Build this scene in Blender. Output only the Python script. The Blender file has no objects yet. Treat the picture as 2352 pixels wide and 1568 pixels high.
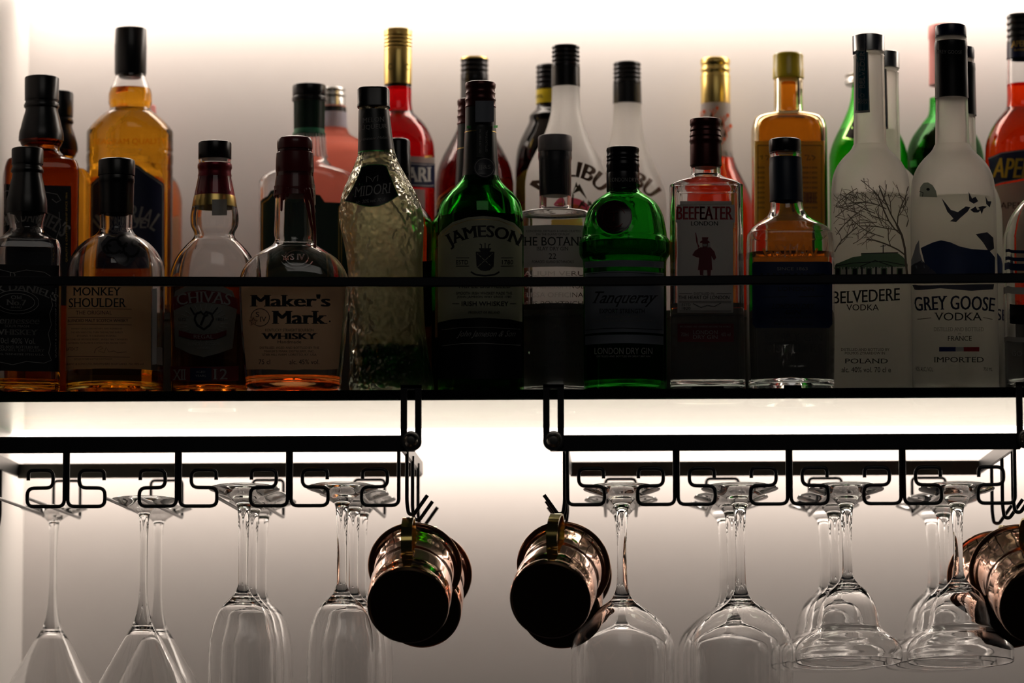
import bpy, bmesh, math, random
from mathutils import Vector, Matrix
from mathutils.geometry import tessellate_polygon
random.seed(7)
SC = bpy.context.scene
COL = SC.collection
PI = math.pi

# ------------------------------------------------------------------ camera
F = 8400.0                      # focal length in pixels of the 2352 px wide frame
VPX, VPY = 1420.0, 1660.0       # where lines running straight back to the wall meet
KD = F/6600                     # photo-scale depths are written for 6600 px
ROLL = -0.005
H0 = 1.46                       # camera height
_a = Vector(((VPX-1176)/F, -(VPY-784)/F, -1)).normalized()
_b = Vector((math.sin(ROLL), math.cos(ROLL), 0)); _b = (_b - _a*_a.dot(_b)).normalized()
_c = _a.cross(_b) * -1
_c = Vector((_a.y*_b.z-_a.z*_b.y, _a.z*_b.x-_a.x*_b.z, _a.x*_b.y-_a.y*_b.x))
RWC = Matrix((_c, _a, _b))      # camera axes -> world axes
def unp(u, v, Y):
    d = RWC @ Vector(((u-1176)/F, -(v-784)/F, -1))
    k = Y/d.y
    return Vector((d.x*k, Y, d.z*k + H0))
cam = bpy.data.cameras.new('camera'); cam.sensor_width = 36; cam.lens = F/2352*36
cam.clip_start = 0.05; cam.clip_end = 50
cam.dof.use_dof = True; cam.dof.focus_distance = 3.26; cam.dof.aperture_fstop = 4.5
co = bpy.data.objects.new('camera', cam); COL.objects.link(co)
co.matrix_world = Matrix.Translation((0, 0, H0)) @ RWC.to_4x4()
SC.camera = co

# ------------------------------------------------------------------ world, exposure
W = bpy.data.worlds.new('dim_room'); SC.world = W; W.use_nodes = True
W.node_tree.nodes['Background'].inputs[0].default_value = (0.85, 0.9, 1.0, 1)
W.node_tree.nodes['Background'].inputs[1].default_value = 0.004
SC.view_settings.view_transform = 'Standard'; SC.view_settings.look = 'None'
SC.view_settings.exposure = 0; SC.view_settings.gamma = 1
SC.view_settings.use_curve_mapping = False
cy = SC.cycles
cy.max_bounces = 18; cy.transmission_bounces = 18; cy.diffuse_bounces = 7; cy.glossy_bounces = 8
cy.sample_clamp_indirect = 3.0; cy.blur_glossy = 0.6
STRIP_POWER = 6.9
STRIP_COL = (1.0, 0.86, 0.74)

# unseen area light added for the room's dim ambient, behind and above the viewer
la = bpy.data.lights.new('room_ambient_fill', 'AREA'); la.shape = 'RECTANGLE'; la.size = 2.4; la.size_y = 1.6; la.energy = 6; la.color = (1.0, 0.93, 0.85)
lo = bpy.data.objects.new('room_ambient_fill', la); COL.objects.link(lo); lo.location = (0.4, -0.6, 4.2)
lo.rotation_euler = (Vector((0, 3.3, 1.8))-lo.location).to_track_quat('-Z', 'Y').to_euler()

# depths of the things in the niche (metres from the camera plane)
Y_EDGE = 2.50*KD; Y_WALL = 2.83*KD; Y_STRIP = 2.768*KD
Z_TOP = unp(1176, 894, Y_EDGE).z          # top of the glass shelf
Z_BOT = unp(1176, 918, Y_EDGE).z
Y_RISER = 2.676*KD
Z_RISER = unp(1176, 714, Y_RISER).z
X_LEFT = unp(66, 200, Y_WALL).x
X_RIGHT = 0.78


# ------------------------------------------------------------------ materials
def newmat(name):
    m = bpy.data.materials.new(name); m.use_nodes = True
    nt = m.node_tree; nt.nodes.clear()
    out = nt.nodes.new('ShaderNodeOutputMaterial')
    return m, nt, out
def link(nt, a, b): nt.links.new(a, b)
MATS = {}
def rgba(c): return (c[0], c[1], c[2], 1)
def bump(nt, shader, scale, dist, detail=2.0, stretch=None):
    n = nt.nodes.new('ShaderNodeTexNoise'); n.inputs['Scale'].default_value = scale; n.inputs['Detail'].default_value = detail
    tc = nt.nodes.new('ShaderNodeTexCoord'); mp = nt.nodes.new('ShaderNodeMapping')
    if stretch: mp.inputs['Scale'].default_value = stretch
    link(nt, tc.outputs['Object'], mp.inputs[0]); link(nt, mp.outputs[0], n.inputs['Vector'])
    b = nt.nodes.new('ShaderNodeBump'); b.inputs['Distance'].default_value = dist; b.inputs['Strength'].default_value = 1
    link(nt, n.outputs['Fac'], b.inputs['Height'])
    link(nt, b.outputs[0], shader.inputs['Normal'])
def glass(name, col=(1, 1, 1), rough=0.0, ior=1.5, bmp=None):
    if name in MATS: return MATS[name]
    m, nt, out = newmat(name)
    g = nt.nodes.new('ShaderNodeBsdfGlass'); g.inputs['Color'].default_value = rgba(col)
    g.inputs['Roughness'].default_value = rough; g.inputs['IOR'].default_value = ior
    if bmp: bump(nt, g, *bmp)
    link(nt, g.outputs[0], out.inputs[0]); MATS[name] = m
    return m
def prin(name, col, rough=0.5, metal=0.0, spec=0.5, coat=0.0, bmp=None, mottle=0.0):
    if name in MATS: return MATS[name]
    m, nt, out = newmat(name)
    p = nt.nodes.new('ShaderNodeBsdfPrincipled')
    p.inputs['Base Color'].default_value = rgba(col); p.inputs['Roughness'].default_value = rough
    p.inputs['Metallic'].default_value = metal; p.inputs['Specular IOR Level'].default_value = spec
    p.inputs['Coat Weight'].default_value = coat
    if mottle:
        n = nt.nodes.new('ShaderNodeTexNoise'); n.inputs['Scale'].default_value = 260
        mx = nt.nodes.new('ShaderNodeMix'); mx.data_type = 'RGBA'
        mx.inputs[6].default_value = rgba([c*(1-mottle) for c in col]); mx.inputs[7].default_value = rgba([min(1, c*(1+mottle)) for c in col])
        link(nt, n.outputs['Fac'], mx.inputs[0]); link(nt, mx.outputs[2], p.inputs['Base Color'])
    if bmp: bump(nt, p, *bmp)
    link(nt, p.outputs[0], out.inputs[0]); MATS[name] = m
    return m
def paper(name, col, trans=0.35, gloss=0.04, mottle=0.06):
    """printed label or painted glass that lets some light through"""
    if name in MATS: return MATS[name]
    m, nt, out = newmat(name)
    d = nt.nodes.new('ShaderNodeBsdfDiffuse'); t = nt.nodes.new('ShaderNodeBsdfTranslucent'); g = nt.nodes.new('ShaderNodeBsdfGlossy')
    g.inputs['Roughness'].default_value = 0.35
    n = nt.nodes.new('ShaderNodeTexNoise'); n.inputs['Scale'].default_value = 420
    mx = nt.nodes.new('ShaderNodeMix'); mx.data_type = 'RGBA'
    mx.inputs[6].default_value = rgba([c*(1-mottle) for c in col]); mx.inputs[7].default_value = rgba([min(1, c*(1+mottle)) for c in col])
    link(nt, n.outputs['Fac'], mx.inputs[0])
    for s in (d, t): link(nt, mx.outputs[2], s.inputs['Color'])
    m1 = nt.nodes.new('ShaderNodeMixShader'); m1.inputs[0].default_value = trans
    m2 = nt.nodes.new('ShaderNodeMixShader'); m2.inputs[0].default_value = gloss
    link(nt, d.outputs[0], m1.inputs[1]); link(nt, t.outputs[0], m1.inputs[2])
    link(nt, m1.outputs[0], m2.inputs[1]); link(nt, g.outputs[0], m2.inputs[2])
    link(nt, m2.outputs[0], out.inputs[0]); MATS[name] = m
    return m
def frosted(name, col, rough=0.45, milk=0.25, bmp=None, ior=1.12):
    if name in MATS: return MATS[name]
    m, nt, out = newmat(name)
    g = nt.nodes.new('ShaderNodeBsdfGlass'); g.inputs['Color'].default_value = rgba(col); g.inputs['Roughness'].default_value = rough
    g.inputs['IOR'].default_value = ior
    t = nt.nodes.new('ShaderNodeBsdfTranslucent'); t.inputs['Color'].default_value = rgba(col)
    if bmp: bump(nt, g, *bmp); 
    mx = nt.nodes.new('ShaderNodeMixShader'); mx.inputs[0].default_value = milk
    link(nt, g.outputs[0], mx.inputs[1]); link(nt, t.outputs[0], mx.inputs[2]); link(nt, mx.outputs[0], out.inputs[0])
    MATS[name] = m
    return m
def emit(name, col, power):
    m, nt, out = newmat(name)
    e = nt.nodes.new('ShaderNodeEmission'); e.inputs[0].default_value = rgba(col); e.inputs[1].default_value = power
    link(nt, e.outputs[0], out.inputs[0]); MATS[name] = m
    return m
def shelf_glass():
    m, nt, out = newmat('green_shelf_glass')
    g = nt.nodes.new('ShaderNodeBsdfGlass'); g.inputs['IOR'].default_value = 1.5; g.inputs['Color'].default_value = (0.97, 0.98, 0.97, 1)
    v = nt.nodes.new('ShaderNodeVolumeAbsorption'); v.inputs['Color'].default_value = (0.1, 0.5, 0.3, 1); v.inputs['Density'].default_value = 22
    link(nt, g.outputs[0], out.inputs['Surface']); link(nt, v.outputs[0], out.inputs['Volume'])
    return m

BLACK = prin('black_plastic', (0.006, 0.006, 0.007), 0.28)
BLACKM = prin('black_metal', (0.006, 0.006, 0.009), 0.35)
WIRE = prin('black_wire', (0.01, 0.01, 0.014), 0.3)
CLEAR = glass('clear_glass')
LINK = paper('white_ink', (0.75, 0.73, 0.7), 0.1)
DINK = paper('dark_ink', (0.012, 0.012, 0.014), 0.05)
GINK = paper('grey_ink', (0.38, 0.37, 0.35), 0.1)
RINK = paper('red_ink', (0.35, 0.02, 0.03), 0.1)
GOLDI = prin('gold_ink', (0.7, 0.45, 0.12), 0.35, 0.8)
BLKLAB = paper('black_label', (0.008, 0.008, 0.01), 0.02, 0.03)

# ------------------------------------------------------------------ mesh helpers
def mkobj(name, verts, faces, mat=None, parent=None, smooth=True, mats=None, fmat=None, auto=None):
    me = bpy.data.meshes.new(name)
    me.from_pydata([tuple(v) for v in verts], [], faces)
    for m in (mats or [mat]): me.materials.append(m)
    if fmat: me.polygons.foreach_set('material_index', fmat)
    me.polygons.foreach_set('use_smooth', [smooth]*len(me.polygons))
    me.update()
    if auto is not None:
        bm = bmesh.new(); bm.from_mesh(me)
        for e in bm.edges:
            if len(e.link_faces) == 2 and e.calc_face_angle(0) > auto: e.smooth = False
        bm.to_mesh(me); bm.free()
    o = bpy.data.objects.new(name, me); COL.objects.link(o)
    if parent: o.parent = parent
    return o
def fixnormals(o):
    bm = bmesh.new(); bm.from_mesh(o.data)
    bmesh.ops.recalc_face_normals(bm, faces=bm.faces); bm.to_mesh(o.data); bm.free()
def sgnpow(c, e): return math.copysign(abs(c)**e, c)
def loft(rings, N=72, knurl=0):
    """rings: (z, w, d, n, cx) -> verts, faces; a ring of w==0 is one point"""
    V, Fc, prev = [], [], None
    for (z, w, d, n, cx) in rings:
        if w < 1e-6:
            idx = [len(V)]; V.append((cx, 0, z))
        else:
            idx = []
            for i in range(N):
                t = 2*PI*(i+0.5)/N
                e = 2.0/n
                idx.append(len(V)); V.append((cx + w*sgnpow(math.cos(t), e), d*sgnpow(math.sin(t), e), z))
        if prev is not None:
            if len(prev) == 1 and len(idx) > 1:
                for i in range(N): Fc.append((prev[0], idx[(i+1) % N], idx[i]))
            elif len(idx) == 1 and len(prev) > 1:
                for i in range(N): Fc.append((prev[i], prev[(i+1) % N], idx[0]))
            elif len(idx) > 1:
                for i in range(N): Fc.append((prev[i], prev[(i+1) % N], idx[(i+1) % N], idx[i]))
        prev = idx
    return V, Fc
def catmull(P, sub=5):
    out = []
    n = len(P)
    for i in range(n-1):
        p0, p1, p2, p3 = P[max(i-1, 0)], P[i], P[i+1], P[min(i+2, n-1)]
        for k in range(sub):
            t = k/sub; q = []
            for a in range(len(p1)):
                m1 = (p2[a]-p0[a])*0.5; m2 = (p3[a]-p1[a])*0.5
                if (p1[a]-p0[a])*(p2[a]-p1[a]) <= 0: m1 = 0
                if (p2[a]-p1[a])*(p3[a]-p2[a]) <= 0: m2 = 0
                q.append((2*t**3-3*t*t+1)*p1[a]+(t**3-2*t*t+t)*m1+(-2*t**3+3*t*t)*p2[a]+(t**3-t*t)*m2)
            out.append(tuple(q))
    out.append(tuple(P[-1]))
    return out
def box(name, x0, x1, y0, y1, z0, z1, mat, parent=None, bev=0.0):
    bm = bmesh.new(); bmesh.ops.create_cube(bm, size=1)
    for v in bm.verts:
        v.co = Vector(((x0+x1)/2+v.co.x*(x1-x0), (y0+y1)/2+v.co.y*(y1-y0), (z0+z1)/2+v.co.z*(z1-z0)))
    if bev: bmesh.ops.bevel(bm, geom=bm.edges[:], offset=bev, segments=2, affect='EDGES')
    me = bpy.data.meshes.new(name); bm.to_mesh(me); bm.free(); me.materials.append(mat)
    o = bpy.data.objects.new(name, me); COL.objects.link(o)
    if parent: o.parent = parent
    return o
def fillet(P, r, seg=5):
    out = [P[0]]
    for i in range(1, len(P)-1):
        a, b, c = P[i-1], P[i], P[i+1]
        u = (a-b); w = (c-b); lu, lw = u.length, w.length
        rr = min(r, lu*0.48, lw*0.48)
        u = u/lu; w = w/lw
        p, q = b+u*rr, b+w*rr
        for k in range(seg+1):
            t = k/seg
            out.append(p*(1-t)**2 + b*2*t*(1-t) + q*t*t)
    out.append(P[-1]); return out
def tube(name, P, r, mat, parent=None, fil=0.0, N=10):
    P = [Vector(p) for p in P]
    if fil: P = fillet(P, fil)
    V, Fc = [], []
    T = []
    for i in range(len(P)):
        a = P[max(i-1, 0)]; b = P[min(i+1, len(P)-1)]
        T.append((b-a).normalized())
    up = Vector((0, 1, 0)) if abs(T[0].y) < 0.9 else Vector((0, 0, 1))
    nrm = (up - T[0]*up.dot(T[0])).normalized()
    for i, p in enumerate(P):
        if i: nrm = (nrm - T[i]*nrm.dot(T[i])).normalized()
        bn = T[i].cross(nrm)
        for k in range(N):
            t = 2*PI*k/N
            V.append(p + nrm*(r*math.cos(t)) + bn*(r*math.sin(t)))
    for i in range(len(P)-1):
        for k in range(N):
            Fc.append((i*N+k, i*N+(k+1) % N, (i+1)*N+(k+1) % N, (i+1)*N+k))
    Fc.append(tuple(range(N))[::-1]); Fc.append(tuple((len(P)-1)*N+k for k in range(N)))
    o = mkobj(name, V, Fc, mat, parent, auto=1.0)
    return o
def setp(o, label=None, cat=None, group=None, kind=None):
    if label: o['label'] = label
    if cat: o['category'] = cat
    if group: o['group'] = group
    if kind: o['kind'] = kind
    return o
def empty(name, loc, label, cat, group=None):
    o = bpy.data.objects.new(name, None); COL.objects.link(o); o.location = loc; o.empty_display_size = 0.02
    return setp(o, label, cat, group)

# ------------------------------------------------------------------ lettering
_TC = {}
def text2d(s, serif=False, bold=0.0):
    key = (s, serif, bold)
    if key in _TC: return _TC[key]
    cu = bpy.data.curves.new('txt', 'FONT'); cu.body = s; cu.size = 1; cu.resolution_u = 3
    cu.fill_mode = 'FRONT'
    ob = bpy.data.objects.new('txt', cu); COL.objects.link(ob)
    me = bpy.data.meshes.new_from_object(ob)
    V = [(v.co.x, v.co.y) for v in me.vertices]; Fc = [tuple(p.vertices) for p in me.polygons]
    if serif and V:
        from collections import Counter
        ec = Counter()
        for f in Fc:
            for i in range(len(f)):
                a, b = f[i], f[(i+1) % len(f)]
                k = (round(V[a][0], 4), round(V[a][1], 4)), (round(V[b][0], 4), round(V[b][1], 4))
                ec[tuple(sorted(k))] += 1
        cap = 0.682; low = any(ch.islower() for ch in s)
        for (p, q), c in ec.items():
            if c != 1 or abs(p[1]-q[1]) > 0.003: continue
            L = abs(p[0]-q[0]); y = p[1]
            if 0.05 < L < 0.16:
                if abs(y) < 0.015: y0, y1 = y, y+0.045
                elif abs(y-cap) < 0.02 or (low and abs(y-0.449) < 0.01): y0, y1 = y-0.045, y
                else: continue
                x0, x1 = min(p[0], q[0])-0.055, max(p[0], q[0])+0.055
                n = len(V); V += [(x0, y0), (x1, y0), (x1, y1), (x0, y1)]; Fc.append((n, n+1, n+2, n+3))
    if bold and V:
        n = len(V); V0, F0 = list(V), list(Fc)
        for j, d in enumerate((-bold*1.1, bold*1.1)):
            V += [(x+d, y) for x, y in V0]; Fc += [tuple(i+n*(j+1) for i in f) for f in F0]
    bpy.data.objects.remove(ob); bpy.data.meshes.remove(me); bpy.data.curves.remove(cu)
    if not V: V = [(0, 0), (1, 0), (1, 1)]; Fc = [(0, 1, 2)]
    xs = [v[0] for v in V]; ys = [v[1] for v in V]
    x0, x1, y0, y1 = min(xs), max(xs), min(ys), max(ys)
    V = [((x-x0)/(x1-x0+1e-9), (y-y0)/(y1-y0+1e-9)) for x, y in V]
    _TC[key] = (V, Fc)
    return _TC[key]
def T(s, uc, vc, w, h, mat, serif=False, bold=0.0, arc=None, shear=0.0, rot=0.0, dv=0.0):
    """lettering centred at photo pixel (uc,vc), w by h pixels; arc = radius in px (centre below), rot degrees"""
    V, Fc = text2d(s, serif, bold)
    out = []
    for x, y in V:
        a = (x-0.5)*w + shear*(y-0.5)*h; b = (y-0.5)*h
        if arc:
            ph = a/arc; R_ = arc + b
            a, b = R_*math.sin(ph), R_*math.cos(ph)-arc
        b += dv*(x-0.5)*w
        if rot:
            c_, s_ = math.cos(math.radians(rot)), math.sin(math.radians(rot)); a, b = a*c_-b*s_, a*s_+b*c_
        out.append((uc+a, vc-b))
    return ('m', out, Fc, mat)
def PG(pts, mat):
    tri = tessellate_polygon([[Vector((p[0], p[1], 0)) for p in pts]])
    return ('m', list(pts), [tuple(t) for t in tri], mat)
def R(u0, u1, v0, v1, mat, sag=0.0):
    if not sag: return ('m', [(u0, v0), (u1, v0), (u1, v1), (u0, v1)], [(0, 1, 2, 3)], mat)
    n = 10; P = []
    for i in range(n+1): t = i/n; P.append((u0+(u1-u0)*t, v0 + sag*(2*t-1)**2))
    for i in range(n+1): t = 1-i/n; P.append((u0+(u1-u0)*t, v1 + sag*(2*t-1)**2))
    return ('m', P, [tuple((i, i+1, 2*n-i, 2*n+1-i)) for i in range(n)], mat)
def L(pts, wd, mat, closed=False):
    if closed: pts = list(pts)+[pts[0], pts[1]]
    V, Fc = [], []
    for i, p in enumerate(pts):
        a = pts[max(i-1, 0)]; b = pts[min(i+1, len(pts)-1)]
        dx, dy = b[0]-a[0], b[1]-a[1]; l = math.hypot(dx, dy) or 1
        nx, ny = -dy/l*wd/2, dx/l*wd/2
        V += [(p[0]+nx, p[1]+ny), (p[0]-nx, p[1]-ny)]
        if i: Fc.append((2*i-2, 2*i, 2*i+1, 2*i-1))
    return ('m', V, Fc, mat)
def LAY(items, n): return [tuple(i)+(n,) for i in items]
def ell(uc, vc, a, b, n=40, t0=0, t1=360):
    return [(uc+a*math.cos(math.radians(t0+(t1-t0)*i/n)), vc-b*math.sin(math.radians(t0+(t1-t0)*i/n))) for i in range(n if t1-t0 == 360 else n+1)]

# ------------------------------------------------------------------ bottles
class Bottle:
    def __init__(s, name, u, vref, Y, prof, label, cat='bottle', base=None, n=2.0, dr=1.0, rot=0.0,
                 wall=0.0022, glassm=None, group=None, hollow=True, part='bottle_glass', sub=5, vbase=None, neck=None, toplip=True, punt=0.006):
        Y = Y*KD; s.Y = Y; s.u = u
        s.zb = Z_TOP+0.0002 if base is None else base
        s.c = unp(u, vref, Y); s.c.z = s.zb
        s.root = empty(name, s.c, label, cat, group)
        s.rot = math.radians(rot); s.root.rotation_euler = (0, 0, s.rot)
        s.k = (unp(u+100, vref, Y).x-unp(u, vref, Y).x)/100
        P = []
        for p in prof:
            dx = ((p[2]-u)*s.k if len(p) > 2 else 0.0)
            P.append((unp(u, p[0], Y).z-s.zb, p[1]*s.k, dx))
        last = P[-1]
        P = [p for p in P if p[0] > 0.006]
        P += [(0.006, last[1], last[2]), ]
        fine = catmull(P, sub)
        s.wmax = max(p[1] for p in P); s.wneck = neck*s.k if neck else min(p[1] for p in P)*1.15
        s.n, s.dr = n, dr
        s.fine = fine          # top -> bottom
        gm = glassm or CLEAR
        s.wall = wall
        outer = [s.ring(z, w, dx) for z, w, dx in fine]
        wb, db, nb, cb = outer[-1][1:]
        outer += [(0.003, wb-0.0008, db-0.0008, nb, cb), (0.0008, wb-0.003, db-0.003, nb, cb), (0.0, wb-0.006, db-0.006, nb, cb)]
        if punt: outer += [(0.0005, wb*0.72, db*0.72, max(2, nb*0.6), cb), (punt*0.8, wb*0.35, db*0.35, 2, cb), (punt, 0, 0, 2, cb)]
        else: outer += [(0, 0, 0, 2, cb)]
        if hollow:
            inner = s.inner_rings(0)
            rings = inner[::-1] + outer
        else:
            z0, w0, d0, n0, c0 = outer[0]
            rings = [(z0, 0, 0, 2, c0)] + outer
        V, Fc = loft(rings)
        s.glass = mkobj(part, V, Fc, gm, s.root, auto=0.7)
        fixnormals(s.glass)
    def ring(s, z, w, dx=0):
        t = max(0.0, min(1.0, (w-s.wneck)/(s.wmax-s.wneck+1e-9)))
        n = 2+(s.n-2)*t*t; d = w*(1+(s.dr-1)*t)
        return (z, w, d, n, dx)
    def at(s, z):
        f = s.fine
        if z >= f[0][0]: return f[0][1], f[0][2]
        for a, b in zip(f, f[1:]):
            if a[0] >= z >= b[0]:
                t = (a[0]-z)/(a[0]-b[0]+1e-12); return a[1]+(b[1]-a[1])*t, a[2]+(b[2]-a[2])*t
        return f[-1][1], f[-1][2]
    def inner_rings(s, e, top=None):
        r = []; zmin = 0.009
        for z, w, dx in s.fine:
            if z < zmin+0.004: break
            if top is not None and z > top: continue
            q = s.ring(z, w, dx); r.append((z, q[1]-s.wall+e, q[2]-s.wall+e, q[3], dx))
        if top is not None:
            w, dx = s.at(top); q = s.ring(top, w, dx); r.insert(0, (top, q[1]-s.wall+e, q[2]-s.wall+e, q[3], dx))
        z, w, d, n, dx = r[-1] if r else (zmin, s.fine[-1][1]-s.wall, s.fine[-1][1]-s.wall, 2, 0)
        r += [(zmin+0.0035, w, d, n, dx), (zmin+0.001-e, w-0.0015, d-0.0015, n, dx), (zmin-e, w-0.004, d-0.004, n, dx), (zmin+0.001-e, w*0.4, d*0.4, 2, dx), (zmin+0.002-e, 0, 0, 2, dx)]
        return r
    def liquid(s, v, mat, name='liquid'):
        top = unp(s.u, v, s.Y).z-s.zb
        r = s.inner_rings(0.0004, top)
        z, w, d, n, dx = r[0]
        V, Fc = loft([(z, 0, 0, 2, dx)] + r)
        o = mkobj(name, V, Fc, mat, s.root, auto=0.7); fixnormals(o); return o
    def lathe(s, name, prof, mat, knurl=(), solid=True, auto=0.6, label=None, n=2.0, N=72, parent=None):
        """prof: (v at the near side, half width px[, centre u])"""
        rings = []
        for p in prof:
            r = p[1]*s.k; dx = (p[2]-s.u)*s.k if len(p) > 2 else None
            z = unp(s.u, p[0], s.Y-r).z-s.zb
            if dx is None: dx = 0
            rings.append((z, r, r, n, dx))
        if solid: rings = [(rings[0][0], 0, 0, 2, rings[0][4])]+rings+[(rings[-1][0], 0, 0, 2, rings[-1][4])]
        V, Fc = loft(rings, 96)
        if knurl:
            V = list(V); z0 = unp(s.u, knurl[0], s.Y-0.014).z-s.zb; z1 = unp(s.u, knurl[1], s.Y-0.014).z-s.zb
            for i, (x, y, z) in enumerate(V):
                if z1-1e-5 <= z <= z0+1e-5 and math.hypot(x, y) > 0.004:
                    if int(round(math.atan2(y, x)/(2*PI)*96-0.5)) % 2: V[i] = (x*0.975, y*0.975, z)
        o = mkobj(name, V, Fc, mat, parent or s.root, auto=auto); fixnormals(o)
        if label: o['label'] = label
        return o
    def screwcap(s, v0, v1, hw, mat, name='cap', ribs=4, skirt=0.35, label=None):
        """ribbed metal screw cap from v0 (top) to v1"""
        P = [(v0+1.0, hw*0.80), (v0+1.5, hw*0.93), (v0+4, hw)]
        h = (v1-v0); vs = v0+h*(1-skirt)
        P += [(v0+h*0.10, hw)]
        for i in range(ribs):
            a = v0+h*0.12+(vs-v0-h*0.12)*i/ribs; b = v0+h*0.12+(vs-v0-h*0.12)*(i+1)/ribs
            P += [(a, hw), (a+(b-a)*0.25, hw*0.955), (a+(b-a)*0.5, hw*0.95), (a+(b-a)*0.75, hw*1.0), (b-0.5, hw*1.01)]
        P += [(vs, hw*0.98), (vs+2, hw), (v1-1, hw), (v1, hw*0.97)]
        return s.lathe(name, P, mat, label=label, knurl=(v0+3, v0+h*0.105))
    def front(s, z, n=None):
        w, dx = s.at(z); q = s.ring(z, w, dx); return q
    def decal(s, name, items, off=0.0003, label=None, parent=None, thick=0.0, surf=None, back=False):
        """items in photo pixels, laid on the near surface of the bottle"""
        V, Fc, FM, mats = [], [], [], []
        ca, sa = math.cos(s.rot), math.sin(s.rot)
        for li, it in enumerate(items):
            _, P, Fs, mat = it[:4]
            if len(it) > 4: li = it[4]
            lo_ = 0.00006*min(li, 8)+0.000008*max(0, min(li, 50)-8)
            if mat not in mats: mats.append(mat)
            mi = mats.index(mat)
            bm = bmesh.new()
            bv = [bm.verts.new((p[0], p[1], 0)) for p in P]
            for f in Fs:
                try: bm.faces.new([bv[i] for i in f])
                except Exception: pass
            xs = [p[0] for p in P]; ys = [p[1] for p in P]
            if any(abs(e.verts[0].co.x-e.verts[1].co.x) > 8 for e in bm.edges) and not surf:
                x = min(xs)+7
                while x < max(xs)-1:
                    bmesh.ops.bisect_plane(bm, geom=bm.verts[:]+bm.edges[:]+bm.faces[:], dist=1e-5, plane_co=(x, 0, 0), plane_no=(1, 0, 0)); x += 7
            if any(abs(e.verts[0].co.y-e.verts[1].co.y) > 14 for e in bm.edges) and not surf:
                y = min(ys)+12
                while y < max(ys)-2:
                    bmesh.ops.bisect_plane(bm, geom=bm.verts[:]+bm.edges[:]+bm.faces[:], dist=1e-5, plane_co=(0, y, 0), plane_no=(0, 1, 0)); y += 12
            bmesh.ops.triangulate(bm, faces=[f for f in bm.faces if len(f.verts) > 4])
            bm.verts.index_update(); base = len(V)
            for v in bm.verts:
                u_, v_ = v.co.x, v.co.y
                if surf:
                    V.append(surf(u_, v_, off+lo_)); continue
                rr = s.lastr
                for _ in range(2):
                    pz = unp(u_, v_, s.Y-rr); z = pz.z-s.zb
                    w, dx = s.at(z); q = s.ring(z, w, dx); w_, d_, n_ = q[1], q[2], q[3]
                    X = pz.x-s.c.x
                    if s.rot: x = (X - d_*sa)/ca
                    else: x = X-dx
                    t = max(-0.999, min(0.999, x/w_))
                    yy = d_*(1-abs(t)**n_)**(1/n_)
                    rr = yy
                o_ = off+lo_
                nx = math.copysign(abs(t)**(n_-1)/w_, t); ny = (yy/d_)**(n_-1)/d_ if yy > 0 else 0
                l = math.hypot(nx, ny) or 1
                sg = -1 if back else 1
                V.append((t*w_+nx/l*o_+dx, sg*(-yy-ny/l*o_), z))
            for f in bm.faces:
                Fc.append(tuple(base+v.index for v in f.verts)); FM.append(mi)
            bm.free()
        o = mkobj(name, V, Fc, None, parent or s.root, mats=mats, fmat=FM)
        if label: o['label'] = label
        return o
    taper = False; lastr = 0.035
#@@STRUCT
# ------------------------------------------------------------------ the niche
def wallmat():
    m, nt, out = newmat('white_laminate')
    p = nt.nodes.new('ShaderNodeBsdfPrincipled'); p.inputs['Roughness'].default_value = 0.55; p.inputs['Specular IOR Level'].default_value = 0.25
    n = nt.nodes.new('ShaderNodeTexNoise'); n.inputs['Scale'].default_value = 60; n.inputs['Detail'].default_value = 4
    r = nt.nodes.new('ShaderNodeValToRGB'); r.color_ramp.elements[0].color = (0.67, 0.64, 0.63, 1); r.color_ramp.elements[1].color = (0.70, 0.67, 0.66, 1)
    link(nt, n.outputs['Fac'], r.inputs[0]); link(nt, r.outputs[0], p.inputs['Base Color']); link(nt, p.outputs[0], out.inputs[0])
    return m
WALL = wallmat()
ZLO = Z_BOT-0.60; ZHI = unp(1176, -16, Y_WALL).z
setp(box('wall_back', X_LEFT-0.02, X_RIGHT, Y_WALL, Y_WALL+0.018, ZLO, ZHI+0.1, WALL), kind='structure')
SIDE = prin('white_side_panel', (0.86, 0.84, 0.82), 0.4, spec=0.3, mottle=0.015)
setp(box('wall_left', X_LEFT-0.018, X_LEFT, 2.44*KD, Y_WALL, ZLO, ZHI+0.1, SIDE), kind='structure')
SG = shelf_glass()
def shelf(zb, zt, label):
    r = empty('glass_shelf', ((X_LEFT+X_RIGHT)/2, 2.66*KD, zb), label, 'shelf')
    o = box('shelf_pane', X_LEFT+0.0006, X_RIGHT, Y_EDGE, Y_WALL-0.0006, zb, zt, SG, bev=0.0006)
    o.parent = r; o.matrix_parent_inverse = Matrix.Translation(-r.location)
    return r
shelf(Z_BOT, Z_TOP, 'thick green-edged glass shelf carrying all the bottles')
SM = emit('warm_led_diffuser', STRIP_COL, STRIP_POWER)
ALU = prin('brushed_aluminium', (0.6, 0.6, 0.6), 0.35, 1.0)
def strip(z, label):
    r = empty('light_strip', ((X_LEFT+X_RIGHT)/2, 2.80*KD, z), label, 'light')
    a = box('housing', X_LEFT+0.001, X_RIGHT, Y_STRIP+0.012, Y_WALL-0.002, z-0.0008, z-0.0004, ALU)
    b = box('diffuser', X_LEFT+0.001, X_RIGHT, Y_STRIP, Y_WALL-0.003, z-0.0022, z-0.0009, SM)
    for o in (a, b): o.parent = r; o.matrix_parent_inverse = Matrix.Translation(-r.location)
strip(Z_BOT, 'long warm white light strip under the back edge of the bottle shelf')
UPM = prin('white_shelf_board', (0.75, 0.73, 0.7), 0.5)
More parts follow.
